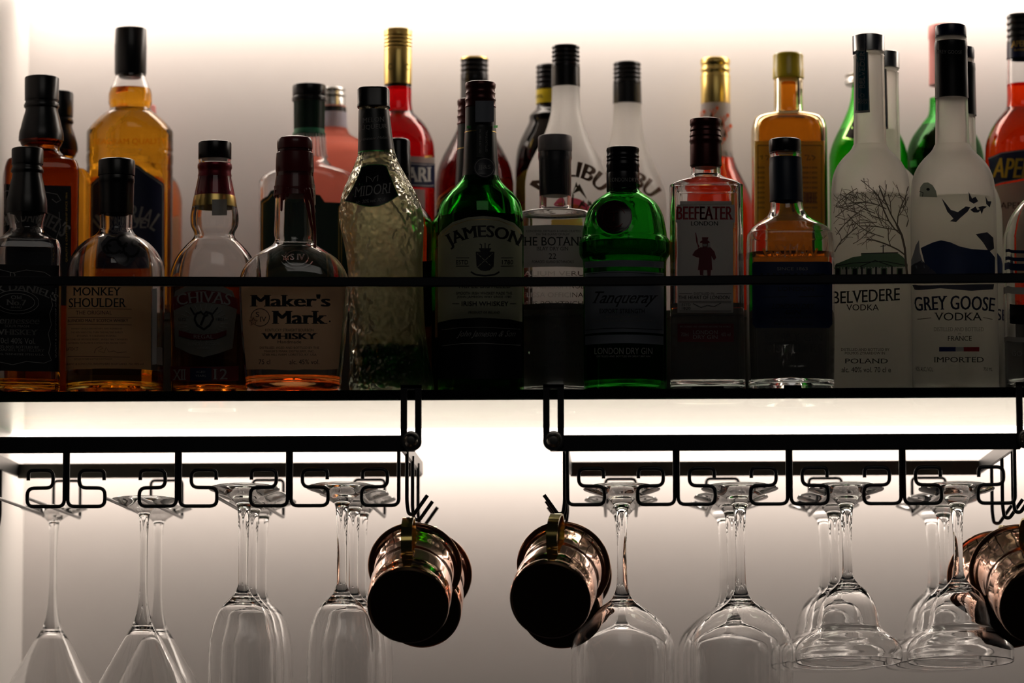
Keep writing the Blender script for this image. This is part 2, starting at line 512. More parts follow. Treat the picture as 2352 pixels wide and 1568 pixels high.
ub = box('upper_shelf_board', X_LEFT+0.0006, X_RIGHT, 2.62*KD, Y_WALL-0.0006, ZHI, ZHI+0.012, UPM); setp(ub, 'plain upper shelf board just above the bottles', 'shelf')
strip(ZHI, 'long warm white light strip above the bottles under the upper board')
# riser the back row stands on
RIS = prin('dark_grey_acrylic', (0.13, 0.12, 0.10), 0.3)
xr = unp(198, 714, Y_RISER).x
rr = empty('bottle_riser', ((xr+X_RIGHT)/2, 2.74*KD, Z_TOP), 'long dark step on the shelf lifting the back row of bottles', 'riser')
for nm, b in (('step_top', (xr, X_RIGHT, Y_RISER, Y_WALL-0.002, Z_RISER-0.006, Z_RISER)), ('step_front', (xr, X_RIGHT, Y_RISER+0.004, Y_RISER+0.010, Z_TOP+0.0003, Z_RISER-0.0062)),
              ('step_side', (xr, xr+0.006, Y_RISER+0.0102, Y_WALL-0.003, Z_TOP+0.0003, Z_RISER-0.0062))):
    o = box(nm, *b, RIS); o.parent = rr; o.matrix_parent_inverse = Matrix.Translation(-rr.location)
ZR = Z_RISER+0.0002
# gallery rail along the shelf front
pts = [unp(u, v, Y_EDGE-0.009) for u, v in ((-60, 644), (0, 644.5), (700, 647), (1300, 646.5), (1800, 642), (2352, 638), (2460, 637))]
pts[0].x = X_LEFT+0.001
ra = empty('guard_rail', (0, Y_EDGE-0.009, pts[3].z), 'slim black rail running across the front of the bottles', 'rail')
V, Fc = [], []
hh = unp(1176, 636, Y_EDGE-0.009).z-unp(1176, 657, Y_EDGE-0.009).z
pp = catmull([tuple(p) for p in pts], 6)
prof = [(-0.0025, -hh/2+0.001), (-0.0015, -hh/2), (0.0035, -hh/2), (0.0045, -hh/2+0.001), (0.0045, hh/2-0.001), (0.0035, hh/2), (-0.0015, hh/2), (-0.0025, hh/2-0.001)]
for p in pp:
    for a, b in prof: V.append((p[0], p[1]+a, p[2]+b))
for i in range(len(pp)-1):
    for k in range(8): Fc.append((i*8+k, i*8+(k+1) % 8, i*8+8+(k+1) % 8, i*8+8+k))
o = mkobj('rail_bar', V, Fc, BLACKM, auto=0.5); fixnormals(o); o.parent = ra; o.matrix_parent_inverse = Matrix.Translation(-ra.location)

# ------------------------------------------------------------------ stemware racks
Y_B = 2.742*KD
BLACKM_LIT = prin('black_metal_lightened', (0.22, 0.21, 0.18), 0.5)  # rack's black metal, lightened in colour for the light on the back bar
def rack(label, uL, uR, divs, endL, endR, vtop, vbot, brk, hooksides):
    """u values at the front plane"""
    P = lambda u, v, Y=Y_EDGE-0.006: unp(u, v, Y)
    root = empty('stemware_rack', P((uL+uR)/2, (vtop+vbot)/2), label, 'glass rack', 'black stemware racks')
    def par(o): o.parent = root; o.matrix_parent_inverse = Matrix.Translation(-root.location); return o
    YF = Y_EDGE-0.006
    zt, zb = P(divs[1], vtop).z, P(divs[1], vbot).z
    def X(u): return P(u, 1040).x
    def Z(v): return P(divs[1], v).z
    par(box('front_bar', X(uL), X(uR), YF-0.003, YF+0.003, zb, zt, BLACKM, bev=0.0008))
    xl, xr_ = X(endL-2), X(endR+2)
    par(box('back_bar', xl, xr_, Y_B-0.0015, Y_B+0.0015, zb-0.001, zt-0.001, BLACKM_LIT, bev=0.0006))
    for x in (xl, xr_): par(box('side_bar', x-0.0015, x+0.0015, YF+0.004, Y_B-0.002, zb+0.0005, zt-0.0005, BLACKM, bev=0.0005))
    # brackets clamped over the shelf edge
    for ub in brk:
        x0, x1 = X(ub-24), X(ub+24); th = 0.003
        yy = YF-0.0035
        V, Fc = [], []
        zc = Z((vtop+vbot)/2-2); ztop = Z_TOP+0.0032
        rad = (x1-x0)/2; sw = rad*0.64
        # outer outline with rounded foot, slotted
        def outl(inner):
            pts = []
            if not inner:
                pts += [(x0, ztop), (x0, zc)]
                for i in range(1, 16): t = PI+PI*i/16; pts.append(((x0+x1)/2+rad*math.cos(t), zc-0.001+rad*math.sin(t)*0.82))
                pts += [(x1, zc), (x1, ztop)]
            return pts
        lo = outl(False)
        bm = bmesh.new()
        xa, xb = x0+sw*0.97, x1-sw*0.97
        z1, z0 = ztop-0.004, zc+rad*0.55
        polys = [[(x0, ztop), (x0, zc), (xa, zc), (xa, ztop)], [(xb, ztop), (xb, zc), (x1, zc), (x1, ztop)],
                 [(xa, ztop), (xa, z1), (xb, z1), (xb, ztop)], [(xa, z0), (xa, zc), (xb, zc), (xb, z0)],
                 [(x0, zc)] + [((x0+x1)/2+rad*math.cos(PI+PI*i/16), zc+rad*math.sin(PI+PI*i/16)*0.85) for i in range(1, 16)] + [(x1, zc), (xb, zc), (xa, zc)]]
        for pl in polys:
            vs = [bm.verts.new((x, yy-th, z)) for x, z in pl]; bm.faces.new(vs)
        bmesh.ops.remove_doubles(bm, verts=bm.verts, dist=1e-6)
        ret = bmesh.ops.extrude_face_region(bm, geom=bm.faces[:])
        for v in [g for g in ret['geom'] if isinstance(g, bmesh.types.BMVert)]: v.co.y += th
        # hook lying over the shelf top
        c = bmesh.ops.create_cube(bm, size=1)['verts']
        for v in c: v.co = Vector(((x0+x1)/2+v.co.x*(x1-x0), (yy-th+Y_EDGE+0.012)/2+v.co.y*(Y_EDGE+0.012-yy+th), ztop-0.0014+v.co.z*0.0026))
        bmesh.ops.recalc_face_normals(bm, faces=bm.faces)
        me = bpy.data.meshes.new('bracket'); bm.to_mesh(me); bm.free(); me.materials.append(BLACKM)
        b = bpy.data.objects.new('bracket', me); COL.objects.link(b); par(b)
        # cap nut
        Vn, Fn = loft([(0.0, 0.0085, 0.0085, 2, 0), (0.001, 0.0085, 0.0085, 2, 0), (0.0016, 0.0075, 0.0075, 2, 0), (0.0016, 0.0062, 0.0062, 2, 0), (0.004, 0.0055, 0.0055, 2, 0), (0.0058, 0.0035, 0.0035, 2, 0), (0.0062, 0, 0, 2, 0)], 36)
        cx = (x0+x1)/2
        Vn = [(cx+x, yy-th-z, zc+0.001+y) for x, y, z in Vn]
        nut = mkobj('nut', Vn, Fn, prin('worn_steel', (0.32, 0.3, 0.27), 0.28, 1.0), auto=0.6); fixnormals(nut)
        nut.parent = b; 
    # wires
    r = 0.00165
    def S(ud, sg, end):
        o1, i1 = (89 if not end else 89), 30
        st = ud+sg*4
        path = [(st, vbot-4), (st, 1163+dvv), (ud+sg*o1, 1163+dvv), (ud+sg*o1, 1121+dvv), (ud+sg*i1, 1120+dvv), (ud+sg*i1, 1080+dvv), (ud+sg*(o1-2), 1080+dvv), (ud+sg*(o1-2), 1103+dvv)]
        Q = [Vector((X(a), YF-0.0005, Z(b))) for a, b in path]
        par(tube('hanger_wire', Q, r, WIRE, fil=0.006))
    dvv = vbot-1040
    for i, ud in enumerate(divs):
        if i > 0 or not endL == ud: S(ud, -1, False) if i > 0 else None
        if i < len(divs)-1: S(ud, 1, False)
    if endL is not None and divs[0] > -200: pass
    for a, b in zip(divs, divs[1:]):
        xa, xb = X(a+89), X(b-89)
        zr = Z(1143+dvv); zu = Z(1040+dvv)-0.0035
        Q = [Vector((xa, YF, zr)), Vector((xa, Y_B, zr)), Vector((xa, Y_B, zu)), Vector((xb, Y_B, zu)), Vector((xb, Y_B, zr)), Vector((xb, YF, zr))]
        par(tube('slot_rail', Q, 0.0015, WIRE, fil=0.004))
    for sg, x in hooksides:
        xe = xl if sg < 0 else xr_
        for Yh in (2.53*KD, 2.60*KD, 2.672*KD):
            q = lambda du, v: Vector((xe+sg*du*0.000379, Yh, Z(v+dvv)))
            par(tube('mug_hook', [q(4, 1025), q(4, 1150), q(8, 1176), q(20, 1178), q(52, 1133)], 0.0017, WIRE, fil=0.006))
    return root, X, Z
LR = rack('black metal glass rack clamped under the shelf on the left', -320, 955, [-92, 153, 410, 665, 920], -92, 922, 1003, 1040, [945], [(1, 0), (-1, 0)])
RR = rack('black metal glass rack clamped under the shelf on the right', 1262, 2345, [1299, 1553, 1812, 2072, 2334], 1301, 2332, 998, 1035, [1272, 2358], [(-1, 0), (1, 0)])
#@@GLASSES
def stem_glass(name, uc, Y, prof_out, prof_in, seams, label, group, vfoot, tilt=-4):
    """profile in pixels at depth Y; one closed glass surface split into foot, stem and bowl"""
    Y = Y*KD; c = unp(uc, vfoot, Y); k = (unp(uc+100, vfoot, Y).x-c.x)/100
    root = empty(name, c, label, 'glass', group); root.rotation_euler = (math.radians(tilt), 0, 0)
    def cv(P): return [(unp(uc, v, Y).z-c.z, w*k) for v, w in P]
    O = catmull(cv(prof_out), 6); I = catmull(cv(prof_in), 6)
    rings = [(O[0][0]+0.0006, 0, 0, 2, 0), (O[0][0]+0.0006, O[0][1]*0.2, O[0][1]*0.2, 2, 0), (O[0][0]+0.0006, O[0][1]*0.96, O[0][1]*0.96, 2, 0)]
    rings += [(z, w, w, 2, 0) for z, w in O]
    nI = len(rings)
    zr, wr = O[-1]; rings += [(zr-0.0004, wr-0.0004, wr-0.0004, 2, 0)]
    rings += [(z, w, w, 2, 0) for z, w in I]
    zs = [unp(uc, v, Y).z-c.z for v in seams]
    N = 72
    V, Fc = loft(rings, N)
    parts = {'foot': [], 'stem': [], 'bowl': []}
    a = next(i for i, q in enumerate(rings) if q[0] < zs[0]); b = next(i for i, q in enumerate(rings) if q[0] < zs[1])
    ringof = []
    for i, q in enumerate(rings): ringof += [i]*(1 if q[1] < 1e-6 else N)
    for f in Fc:
        m = max(ringof[j] for j in f)
        parts['foot' if m <= a else 'stem' if m <= b else 'bowl'].append(f)
    for nm, fs in parts.items():
        used = sorted({j for f in fs for j in f}); mp = {j: i for i, j in enumerate(used)}
        o = mkobj(nm, [V[j] for j in used], [tuple(mp[j] for j in f)[::-1] for f in fs], CLEAR, root)
    return root
def clone(root, uc, vref, Y, label):
    r = root.copy(); COL.objects.link(r); r['label'] = label
    Y = Y*KD; p = unp(uc, vref, Y); r.location = (p.x, Y, root.location.z)
    for ch in list(root.children):
        c = ch.copy(); COL.objects.link(c); c.parent = r
    return r
# tall narrow wine glasses, third slot
foot = lambda hw: [(1120, hw-1), (1122, hw), (1125, hw-1), (1131, hw*0.8), (1138, hw*0.55), (1145, hw*0.38)]
wo = foot(81)+[(1152, 24), (1162, 17), (1180, 14), (1220, 12), (1280, 11), (1335, 11), (1352, 14), (1366, 21), (1378, 33), (1395, 49), (1425, 64), (1465, 73), (1520, 77), (1580, 77), (1650, 73), (1720, 66), (1760, 62)]
wi = [(1759, 60), (1650, 71), (1580, 75), (1520, 75), (1465, 71), (1425, 61.5), (1400, 50), (1387, 36), (1380, 20), (1378, 8), (1378, 0)]
WG = 'tall narrow wine glasses hanging upside down'
g1 = stem_glass('wine_glass', 561, 2.553, wo, wi, (1160, 1362), 'tall narrow wine glass at the front of the row beside the martini glasses', WG, 1120)
clone(g1, 581, 1250, 2.625, 'tall narrow wine glass in the middle of the row beside the martini glasses')
clone(g1, 603, 1250, 2.70, 'tall narrow wine glass rearmost in the row beside the martini glasses')
clone(g1, 786, 1250, 2.545, 'tall narrow wine glass nearest the viewer in the row by the left copper mugs')
clone(g1, 813, 1250, 2.61, 'tall narrow wine glass second in the row by the left copper mugs')
clone(g1, 831, 1250, 2.675, 'tall narrow wine glass third in the row by the left copper mugs')
# martini glasses
mo = [(1146, 77), (1148, 78), (1150, 77), (1157, 55), (1165, 34), (1172, 22)]+[(1180, 14), (1190, 11.5), (1210, 10), (1260, 8.5), (1330, 8.5), (1380, 11), (1410, 16), (1432, 23), (1450, 33), (1475, 48), (1568, 100), (1612, 124)]
mi_ = [(1611, 122), (1568, 97.5), (1475, 45.5), (1456, 33), (1446, 23), (1441, 13), (1440, 0)]
MG = 'martini glasses hanging upside down at the left'
m1 = stem_glass('martini_glass', 332, 2.60, mo, mi_, (1185, 1428), 'martini glass hanging in the left rack, the nearer of the two close together', MG, 1146, -2)
clone(m1, 364, 1300, 2.705, 'martini glass hanging right behind another martini glass')
clone(m1, 123, 1300, 2.70, 'martini glass hanging alone, nearest the left wall')
# big round wine glasses
bo = foot(88)+[(1152, 26), (1162, 18), (1180, 14), (1220, 11.5), (1280, 10.5), (1335, 12), (1355, 15), (1372, 22), (1384, 34), (1398, 54), (1418, 80), (1445, 104), (1475, 115), (1510, 118), (1568, 117), (1640, 107), (1740, 88)]
bi = [(1739, 86), (1640, 105), (1568, 115), (1510, 116), (1475, 113), (1447, 101.5), (1422, 77), (1405, 53), (1394, 34), (1388, 18), (1386, 0)]
BG = 'big round wine glasses hanging upside down'
b1 = stem_glass('wine_glass', 1428, 2.548, bo, bi, (1160, 1366), 'big round wine glass hanging right beside the copper mugs of the right rack', BG, 1120)
clone(b1, 1427, 1250, 2.672, 'big round wine glass hidden behind the one beside the copper mugs')
clone(b1, 1700, 1250, 2.548, 'big round wine glass hanging next to the coupe glasses, front of its row')
clone(b1, 1680, 1250, 2.643, 'big round wine glass second in the row next to the coupe glasses')
clone(b1, 1663, 1250, 2.735, 'big round wine glass rearmost in the row next to the coupe glasses')
# double bell coupes
co_ = foot(87)+[(1152, 26), (1162, 18), (1180, 14), (1220, 11.5), (1270, 10.5), (1315, 12), (1332, 17), (1345, 28), (1362, 46), (1385, 60), (1410, 68), (1432, 72), (1446, 76), (1456, 88), (1466, 103), (1480, 116), (1496, 122), (1512, 122), (1522, 121)]
ci = [(1521, 119.5), (1511, 120), (1497, 120), (1482, 114), (1469, 101), (1460, 87), (1450, 75), (1436, 70), (1411, 65.5), (1387, 57.5), (1368, 44), (1356, 28), (1350, 14), (1348, 0)]
CG = 'double bell coupe glasses hanging upside down'
c1 = stem_glass('coupe_glass', 1943, 2.548, co_, ci, (1160, 1326), 'coupe glass with a flared rim, front of the row beside the big wine glasses', CG, 1120, -5.5)
clone(c1, 1916, 1250, 2.643, 'coupe glass with a flared rim, middle of the row beside the big wine glasses')
clone(c1, 1893, 1250, 2.737, 'coupe glass with a flared rim, rearmost of the row beside the big wine glasses')
clone(c1, 2199, 1250, 2.548, 'coupe glass with a flared rim, nearest the far right copper mugs')
clone(c1, 2167, 1250, 2.665, 'coupe glass with a flared rim, middle of the row nearest the far right mugs')
clone(c1, 2140, 1250, 2.745, 'coupe glass with a flared rim, rearmost of the row nearest the far right mugs')

# ------------------------------------------------------------------ copper mugs
COPPER = prin('polished_copper', (1.0, 0.62, 0.47), 0.10, 1.0, bmp=(26, 0.0022, 1.0))
COPD = prin('copper_rim', (0.55, 0.28, 0.17), 0.2, 1.0)
BRASS = prin('brass', (0.66, 0.52, 0.18), 0.14, 1.0)
BASEM = prin('base_copper_darkened', (0.16, 0.10, 0.06), 0.3, 1.0)  # copper with its reflection of the dark room put into the colour
INM = prin('tin_lining', (0.5, 0.4, 0.34), 0.25, 1.0)
def mug_parts(root, Lm, rb, rt):
    """local: base centre at origin, axis +Z towards the rim, handle towards +X"""
    def lat(nm, P, mat, N=96):
        V, Fc = loft([(z, r, r, 2, 0) for z, r in P], N)
        o = mkobj(nm, V, Fc, mat, root, auto=0.8); fixnormals(o); return o
    body = catmull([(0.0, rb-0.0005), (0.003, rb), (0.006, rb-0.0003), (0.008, rb-0.0025), (0.012, rb-0.002), (0.022, rb+0.0005), (0.04, rb+0.0005), (0.055, rb-0.0012), (0.068, rb-0.0015), (0.078, rb-0.0002), (Lm-0.006, rt-0.0035), (Lm-0.001, rt-0.0012)], 4)
    inner = [(z, r-0.0012) for z, r in body][::-1]
    lat('mug_body', [(0.0008, 0)] + [(0.0008, rb-0.002)] + body + [(z, r) for z, r in inner if z > 0.006] + [(0.006, 0)], COPPER)
    lat('base_plate', [(0.0006, 0), (0.0, rb*0.5), (-0.0004, rb*0.9), (-0.0006, rb-0.003), (0.0006, rb-0.001)], BASEM)
    # rolled lip
    V, Fc = [], []; N, M = 96, 12; r0 = 0.0017
    for i in range(N):
        for j in range(M):
            a, b = 2*PI*i/N, 2*PI*j/M; q = rt+r0*math.cos(b)
            V.append((q*math.cos(a), q*math.sin(a), Lm+r0*math.sin(b)))
    for i in range(N):
        for j in range(M): Fc.append((i*M+j, ((i+1) % N)*M+j, ((i+1) % N)*M+(j+1) % M, i*M+(j+1) % M))
    lat_o = mkobj('rolled_lip', V, Fc, COPD, root)
    # strap handle
    path = [(rb-0.003, 0.020), (rb+0.004, 0.017), (rb+0.013, 0.016), (rb+0.022, 0.022), (rb+0.0265, 0.034), (rb+0.0262, 0.048), (rb+0.022, 0.060), (rb+0.014, 0.067), (rb+0.006, 0.068), (rb-0.003, 0.066)]
    pp = catmull(path, 5); w = 0.0048; th = 0.0008
    V, Fc = [], []
    for i, (x, z) in enumerate(pp):
        a = pp[max(0, i-1)]; b = pp[min(len(pp)-1, i+1)]
        dx, dz = b[0]-a[0], b[1]-a[1]; l = math.hypot(dx, dz); nx, nz = dz/l*th, -dx/l*th
        for sx, sy in ((1, -1), (1, 1), (-1, 1), (-1, -1)): V.append((x+nx*sx, w*sy, z+nz*sx))
    for i in range(len(pp)-1):
        for k in range(4): Fc.append((i*4+k, i*4+(k+1) % 4, i*4+4+(k+1) % 4, i*4+4+k))
    Fc += [(0, 1, 2, 3), tuple(len(V)-4+k for k in (3, 2, 1, 0))]
    h = mkobj('handle', V, Fc, BRASS, root, auto=0.6); fixnormals(h)
    h['label'] = 'brass strap handle'
def place_mug(root, pb, pr, side):
    """pb/pr = (u,v,Y) of base and rim centres, side = sideways lean of the handle"""
    B0 = unp(*pb); R0 = unp(*pr); a = (R0-B0).normalized()
    h = Vector((side, 0, 1)); h = (h-a*h.dot(a)).normalized(); y = a.cross(h)
    root.matrix_world = Matrix.Translation(B0) @ Matrix((h, y, a)).transposed().to_4x4()
MUGG = 'copper mugs hanging by their handles from the rack hooks'
YM = 2.487*KD; LM = 0.086
_B, _R = unp(937, 1390, YM), unp(953, 1301, YM+LM)
r0 = empty('copper_mug', (0, 0, 0), 'copper mug with darkened base hanging at the end of the left rack, nearest the viewer', 'mug', MUGG)
mug_parts(r0, (_R-_B).length, 95*YM/F, 104*(YM+LM)/F)
place_mug(r0, (937, 1390, YM), (953, 1301, YM+LM), -0.02)
Y2 = YM+0.098
def mugclone(pb, pr, side, label):
    r = r0.copy(); COL.objects.link(r); r['label'] = label
    for ch in list(r0.children):
        c = ch.copy(); COL.objects.link(c); c.parent = r
    place_mug(r, pb, pr, side)
mugclone((968, 1402, Y2), (979, 1318, Y2+LM), 0.12, 'copper mug mostly hidden behind the mug at the end of the left rack')
mugclone((1264, 1377, YM), (1294, 1302, YM+LM), 0.03, 'copper mug hanging at the left end of the right rack, nearest the viewer')
mugclone((1288, 1404, Y2), (1300, 1318, Y2+LM), 0.0, 'copper mug mostly hidden behind the mug at the left end of the right rack')
mugclone((2388, 1390, YM), (2332, 1307, YM+LM), -0.02, 'copper mug cut by the right edge of the photo, nearest the viewer')
mugclone((2330, 1402, Y2), (2279, 1318, Y2+LM), 0.0, 'copper mug behind the one cut by the right edge of the photo')
#@@BOTTLES
# ------------------------------------------------------------------ bottle materials
G_CLR = CLEAR
G_GRN = glass('green_glass', (0.34, 0.80, 0.36))
G_LGRN = glass('light_green_glass', (0.45, 0.93, 0.40), 0.12)
G_DRK = glass('dark_olive_glass', (0.22, 0.32, 0.12))
G_BRN = glass('amber_glass', (0.80, 0.47, 0.16))
L_AMB = glass('amber_whisky', (0.95, 0.62, 0.16), 0, 1.36)
L_GOLD = glass('golden_whisky', (0.88, 0.58, 0.13), 0, 1.36)
L_DAMB = glass('deep_amber_whiskey', (0.60, 0.27, 0.07), 0, 1.36)
L_ORG = glass('orange_liqueur', (0.98, 0.52, 0.25), 0, 1.36)
L_RED = glass('red_bitter', (0.80, 0.06, 0.08), 0, 1.36)
L_ORD = glass('orange_red_aperitif', (0.96, 0.20, 0.05), 0, 1.36)
L_PINK = glass('pink_gin', (0.95, 0.66, 0.60), 0, 1.36)
L_GRN = glass('green_liqueur', (0.05, 0.35, 0.08), 0, 1.36)
L_CLR = glass('clear_spirit', (0.97, 0.97, 0.97), 0, 1.36)
L_WINE = glass('dark_red_vermouth', (0.35, 0.02, 0.02), 0, 1.36)
F_MIST = frosted('frosted_glass', (0.998, 0.985, 0.965), 0.42, 0.34)
F_LIQ = glass('vodka_fill', (0.93, 0.94, 0.91), 0.1, 1.2)
F_BUMP = frosted('bumpy_frosted_glass', (0.88, 0.87, 0.74), 0.2, 0.25, bmp=(70, 0.016, 2.0), ior=1.3)
MALI = paper('white_painted_glass', (0.99, 0.98, 0.965), 0.93, 0.07, 0.0)
TAN = paper('tan_paper', (0.72, 0.44, 0.22), 0.6)
TAN2 = paper('kraft_paper', (0.76, 0.50, 0.30), 0.6)
CREAM = paper('cream_paper', (0.50, 0.50, 0.34), 0.2)
GREYL = paper('grey_paper', (0.52, 0.50, 0.47), 0.35)
SILVL = paper('silver_paper', (0.22, 0.24, 0.28), 0.08)
NAVY = paper('navy_label', (0.012, 0.018, 0.06), 0.05)
BLUEL = paper('blue_label', (0.018, 0.032, 0.10), 0.1)
YELL = paper('yellow_label', (0.97, 0.70, 0.10), 0.85)
DGRN = paper('dark_green_label', (0.006, 0.03, 0.015), 0.05)
TEAL = paper('teal_label', (0.01, 0.10, 0.13), 0.1)
MARN = paper('maroon_label', (0.16, 0.012, 0.02), 0.1)
WHTE = paper('white_paper', (0.74, 0.72, 0.70), 0.3)
WAX = prin('maroon_wax', (0.16, 0.008, 0.010), 0.32, coat=0.3)
GOLD = prin('gold_foil', (0.85, 0.62, 0.20), 0.28, 1.0)
SILV = prin('silver_cap_metal', (0.62, 0.62, 0.60), 0.28, 1.0)
FOILM = prin('maroon_foil', (0.20, 0.012, 0.025), 0.3, 0.6)
CAPRED = prin('dark_red_metal', (0.07, 0.006, 0.006), 0.3, 0.5)
CAPB = prin('black_cap_metal', (0.015, 0.015, 0.017), 0.25, 0.6)
CAPG = prin('grey_cap', (0.10, 0.10, 0.11), 0.4, 0.3)
GREYP = prin('grey_stopper', (0.30, 0.27, 0.28), 0.5)
DGREY = prin('dark_grey_seal', (0.05, 0.05, 0.06), 0.35)
BLUES = prin('dark_blue_seal', (0.008, 0.02, 0.045), 0.4)
NAVYC = prin('navy_cap', (0.006, 0.010, 0.05), 0.3)
YELC = prin('yellow_cap', (0.80, 0.60, 0.02), 0.3, coat=0.4)
CHARC = prin('charcoal_sleeve', (0.018, 0.022, 0.020), 0.35)
PINKW = prin('pink_wax', (0.62, 0.20, 0.18), 0.4)
CORAL = paper('coral_print', (0.90, 0.20, 0.08), 0.5)
BROWNI = paper('brown_print', (0.10, 0.05, 0.03), 0.1)
SEALR = prin('dark_red_wax_seal', (0.018, 0.002, 0.002), 0.2)
FOG = paper('pale_print', (0.60, 0.60, 0.55), 0.5)

def flat_cap(b, v0, v1, hw, mat, name='cap', knurl=False, r=3, label=None):
    return b.lathe(name, [(v0+0.5, hw*0.86), (v0+r*0.4, hw*0.96), (v0+r, hw), (v1-1, hw), (v1, hw*0.985)], mat, knurl=(v0+r, v1-2) if knurl else (), label=label)
def small(lines, uc, v0, dv, w, h, mat):
    return [T(s, uc, v0+i*dv, w*len(s)/max(len(x) for x in lines), h, mat) for i, s in enumerate(lines)]

YF1 = 2.558
# ---- 1 square black-label whiskey, front left
JDW = 'square black label whiskey bottles'
def square_whiskey(u, Y, base, w, vs, label, rot, liqv, liqm, text):
    """vs = list of photo heights: cap top, cap end, bead, bulge, sleeve end, neck foot, shoulder, body, bottom"""
    k = w/78.0
    b = Bottle('whiskey_bottle', u, vs[0]+120, Y, [(vs[4]-6, 45*k), (vs[4]+8, 46*k), (vs[4]+20, 43*k), (vs[5]-8, 39*k), (vs[5], 40*k), (vs[5]+8, 47*k), (vs[6]-4, 68*k), (vs[6], 73*k), (vs[7]-2, 77*k), (vs[7]+12, 78*k), (vs[7]+60, 78*k), (vs[8]-60, 78*k), (vs[8], 78*k)],
               label, base=base, n=9, rot=rot, group=JDW, neck=50*k)
    b.lathe('cap', [(vs[0]+0.5, 32*k), (vs[0]+1.5, 35*k), (vs[0]+4, 36.5*k), (vs[1], 36*k), (vs[1]+1, 34.5*k), (vs[1]+5, 34*k)], BLACK, knurl=(vs[0]+5, vs[1]-3))
    b.lathe('neck_sleeve', [(vs[1]+2, 33*k), (vs[1]+8, 34*k), (vs[2]-6, 35*k), (vs[2], 37.5*k), (vs[2]+4, 37*k), (vs[2]+8, 34*k), (vs[2]+14, 34.5*k), ((vs[2]+vs[3])/2, 39*k), (vs[3]-8, 44*k), (vs[3], 46.5*k), (vs[4]-4, 47.6*k), (vs[4]+4, 47.4*k)], BLACK, solid=False)
    return b
b = square_whiskey(62, 2.556, None, 78, (335, 372, 386, 452, 480, 528, 558, 574, 890), 'square whiskey bottle with a black label, front row at the far left, nearly empty', 11, 872, L_AMB, 1)
b.liquid(876, L_AMB)
it = [R(-38, 134, 608, 852, BLKLAB)]
it += [T("JACK DANIEL'S", 40, 662, 186, 22, GINK, True, 0.02, arc=170), T('Old', 38, 683, 24, 8, GINK, True), T('No.7', 38, 695, 44, 13, GINK, True, 0.02), T('BRAND', 38, 706, 24, 4, GINK)]
it += [L(ell(38, 694, 41, 20), 1.4, GINK, True), L(ell(38, 694, 50, 27), 1.2, GINK, True)]
it += [T('Tennessee', 38, 736, 104, 16, GINK, True, 0.015, shear=0.25), T('SOUR MASH', 39, 749, 54, 6, GINK), T('WHISKEY', 36, 763, 100, 13, GINK, True, 0.02), T('70cl 40% Vol.', 38, 783, 84, 13, GINK), T('DISTILLED AND BOTTLED BY', 30, 797, 118, 6, GINK, True), T('JACK DANIEL DISTILLERY', 34, 805, 134, 8, GINK, True, 0.01), T('LYNCHBURG, TENNESSEE 37352 U.S.A.', 30, 814, 140, 5, GINK)]
it += [L([(114, 676), (119, 700), (112, 720), (116, 745), (109, 765), (114, 790), (110, 810), (116, 826), (100, 833), (60, 830), (30, 838), (0, 832), (-30, 836)], 1.3, GINK), L([(-30, 626), (0, 620), (30, 627), (60, 620), (100, 624), (116, 634)], 1.2, GINK), T('D', 30, 632, 12, 12, GINK, True), T('QUALITY & CRAFTSMANSHIP SINCE 1866', 126, 740, 160, 4.5, GINK, rot=90)]
b.decal('front_label', it)
# ---- JD 1 l behind and its twin
b = square_whiskey(95, 2.634, None, 84, (170, 224, 236, 296, 312, 347, 376, 392, 800), 'large square whiskey bottle with black label and amber neck, behind the front row', 12, 330, L_DAMB, 2)
b.liquid(316, L_DAMB)
it = [R(-8, 161, 425, 700, BLKLAB), L([(0, 452), (20, 440), (60, 446), (100, 440), (130, 445), (138, 458), (128, 464), (118, 456)], 1.6, GINK), T("JACK DANIEL'S", 62, 500, 190, 44, GINK, True, 0.02, arc=120),
      L([(134, 485), (137, 520), (128, 545), (136, 580), (130, 620)], 1.3, GINK), T('QUALITY & CRAFTSMANSHIP SINCE 1866', 151, 520, 160, 4.5, GOLDI, rot=90)]
b.decal('front_label', it)
b = square_whiskey(131, 2.703, None, 78, (205, 262, 273, 322, 337, 372, 398, 412, 800), 'square whiskey bottle with black cap, third back at the far left, mostly hidden', 0, 342, L_DAMB, 0)
b.liquid(338, L_AMB)
# ---- 2 whisky with round shoulders and tan label
b = Bottle('whisky_bottle', 266, 600, YF1, [(398, 39), (470, 38), (500, 37.5), (522, 37), (532, 40), (542, 50), (555, 72), (575, 92), (600, 106), (625, 111), (680, 112), (800, 112), (892, 111)], 'round-shouldered whisky bottle with a tan label and dark crest, second from left in front row', neck=45, wall=0.003, punt=0.012)
flat_cap(b, 360, 398, 42, BLACK, r=6, name='stopper')
b.lathe('neck_sleeve', [(399, 40), (405, 41), (412, 41.5), (414, 40.5), (420, 40.2), (484, 39.2), (487, 39)], BLACK, solid=False)
b.liquid(856, L_AMB)
it = [R(146, 347, 640, 846, TAN, 3), T('MONKEY', 223, 669, 110, 19, DINK, True, 0.01), T('SHOULDER', 224, 695, 132, 21, DINK, True, 0.01), L([(156, 708), (302, 710)], 1, BROWNI), T('THE ORIGINAL', 216, 718, 82, 9, BROWNI), L([(156, 728), (302, 730)], 1.2, BROWNI), T('BLENDED MALT SCOTCH WHISKY', 225, 736, 138, 7, DINK, False, 0.01), L([(156, 744), (302, 746)], 1, BROWNI)]
it += small(['MONKEY SHOULDER HISTORY, AND INSPIRED BY', 'THE MEN WHO STILL TURN THE MALTING BARLEY', 'BY HAND. IT IS BLENDED IN SMALL', 'BATCHES OF SPEYSIDE FINEST, SINGLE MALT WHISKIES', 'EXPRESSED TO ACHIEVE A SMOOTHER, RICHER TASTE.'], 223, 755, 8.2, 138, 4, BROWNI)
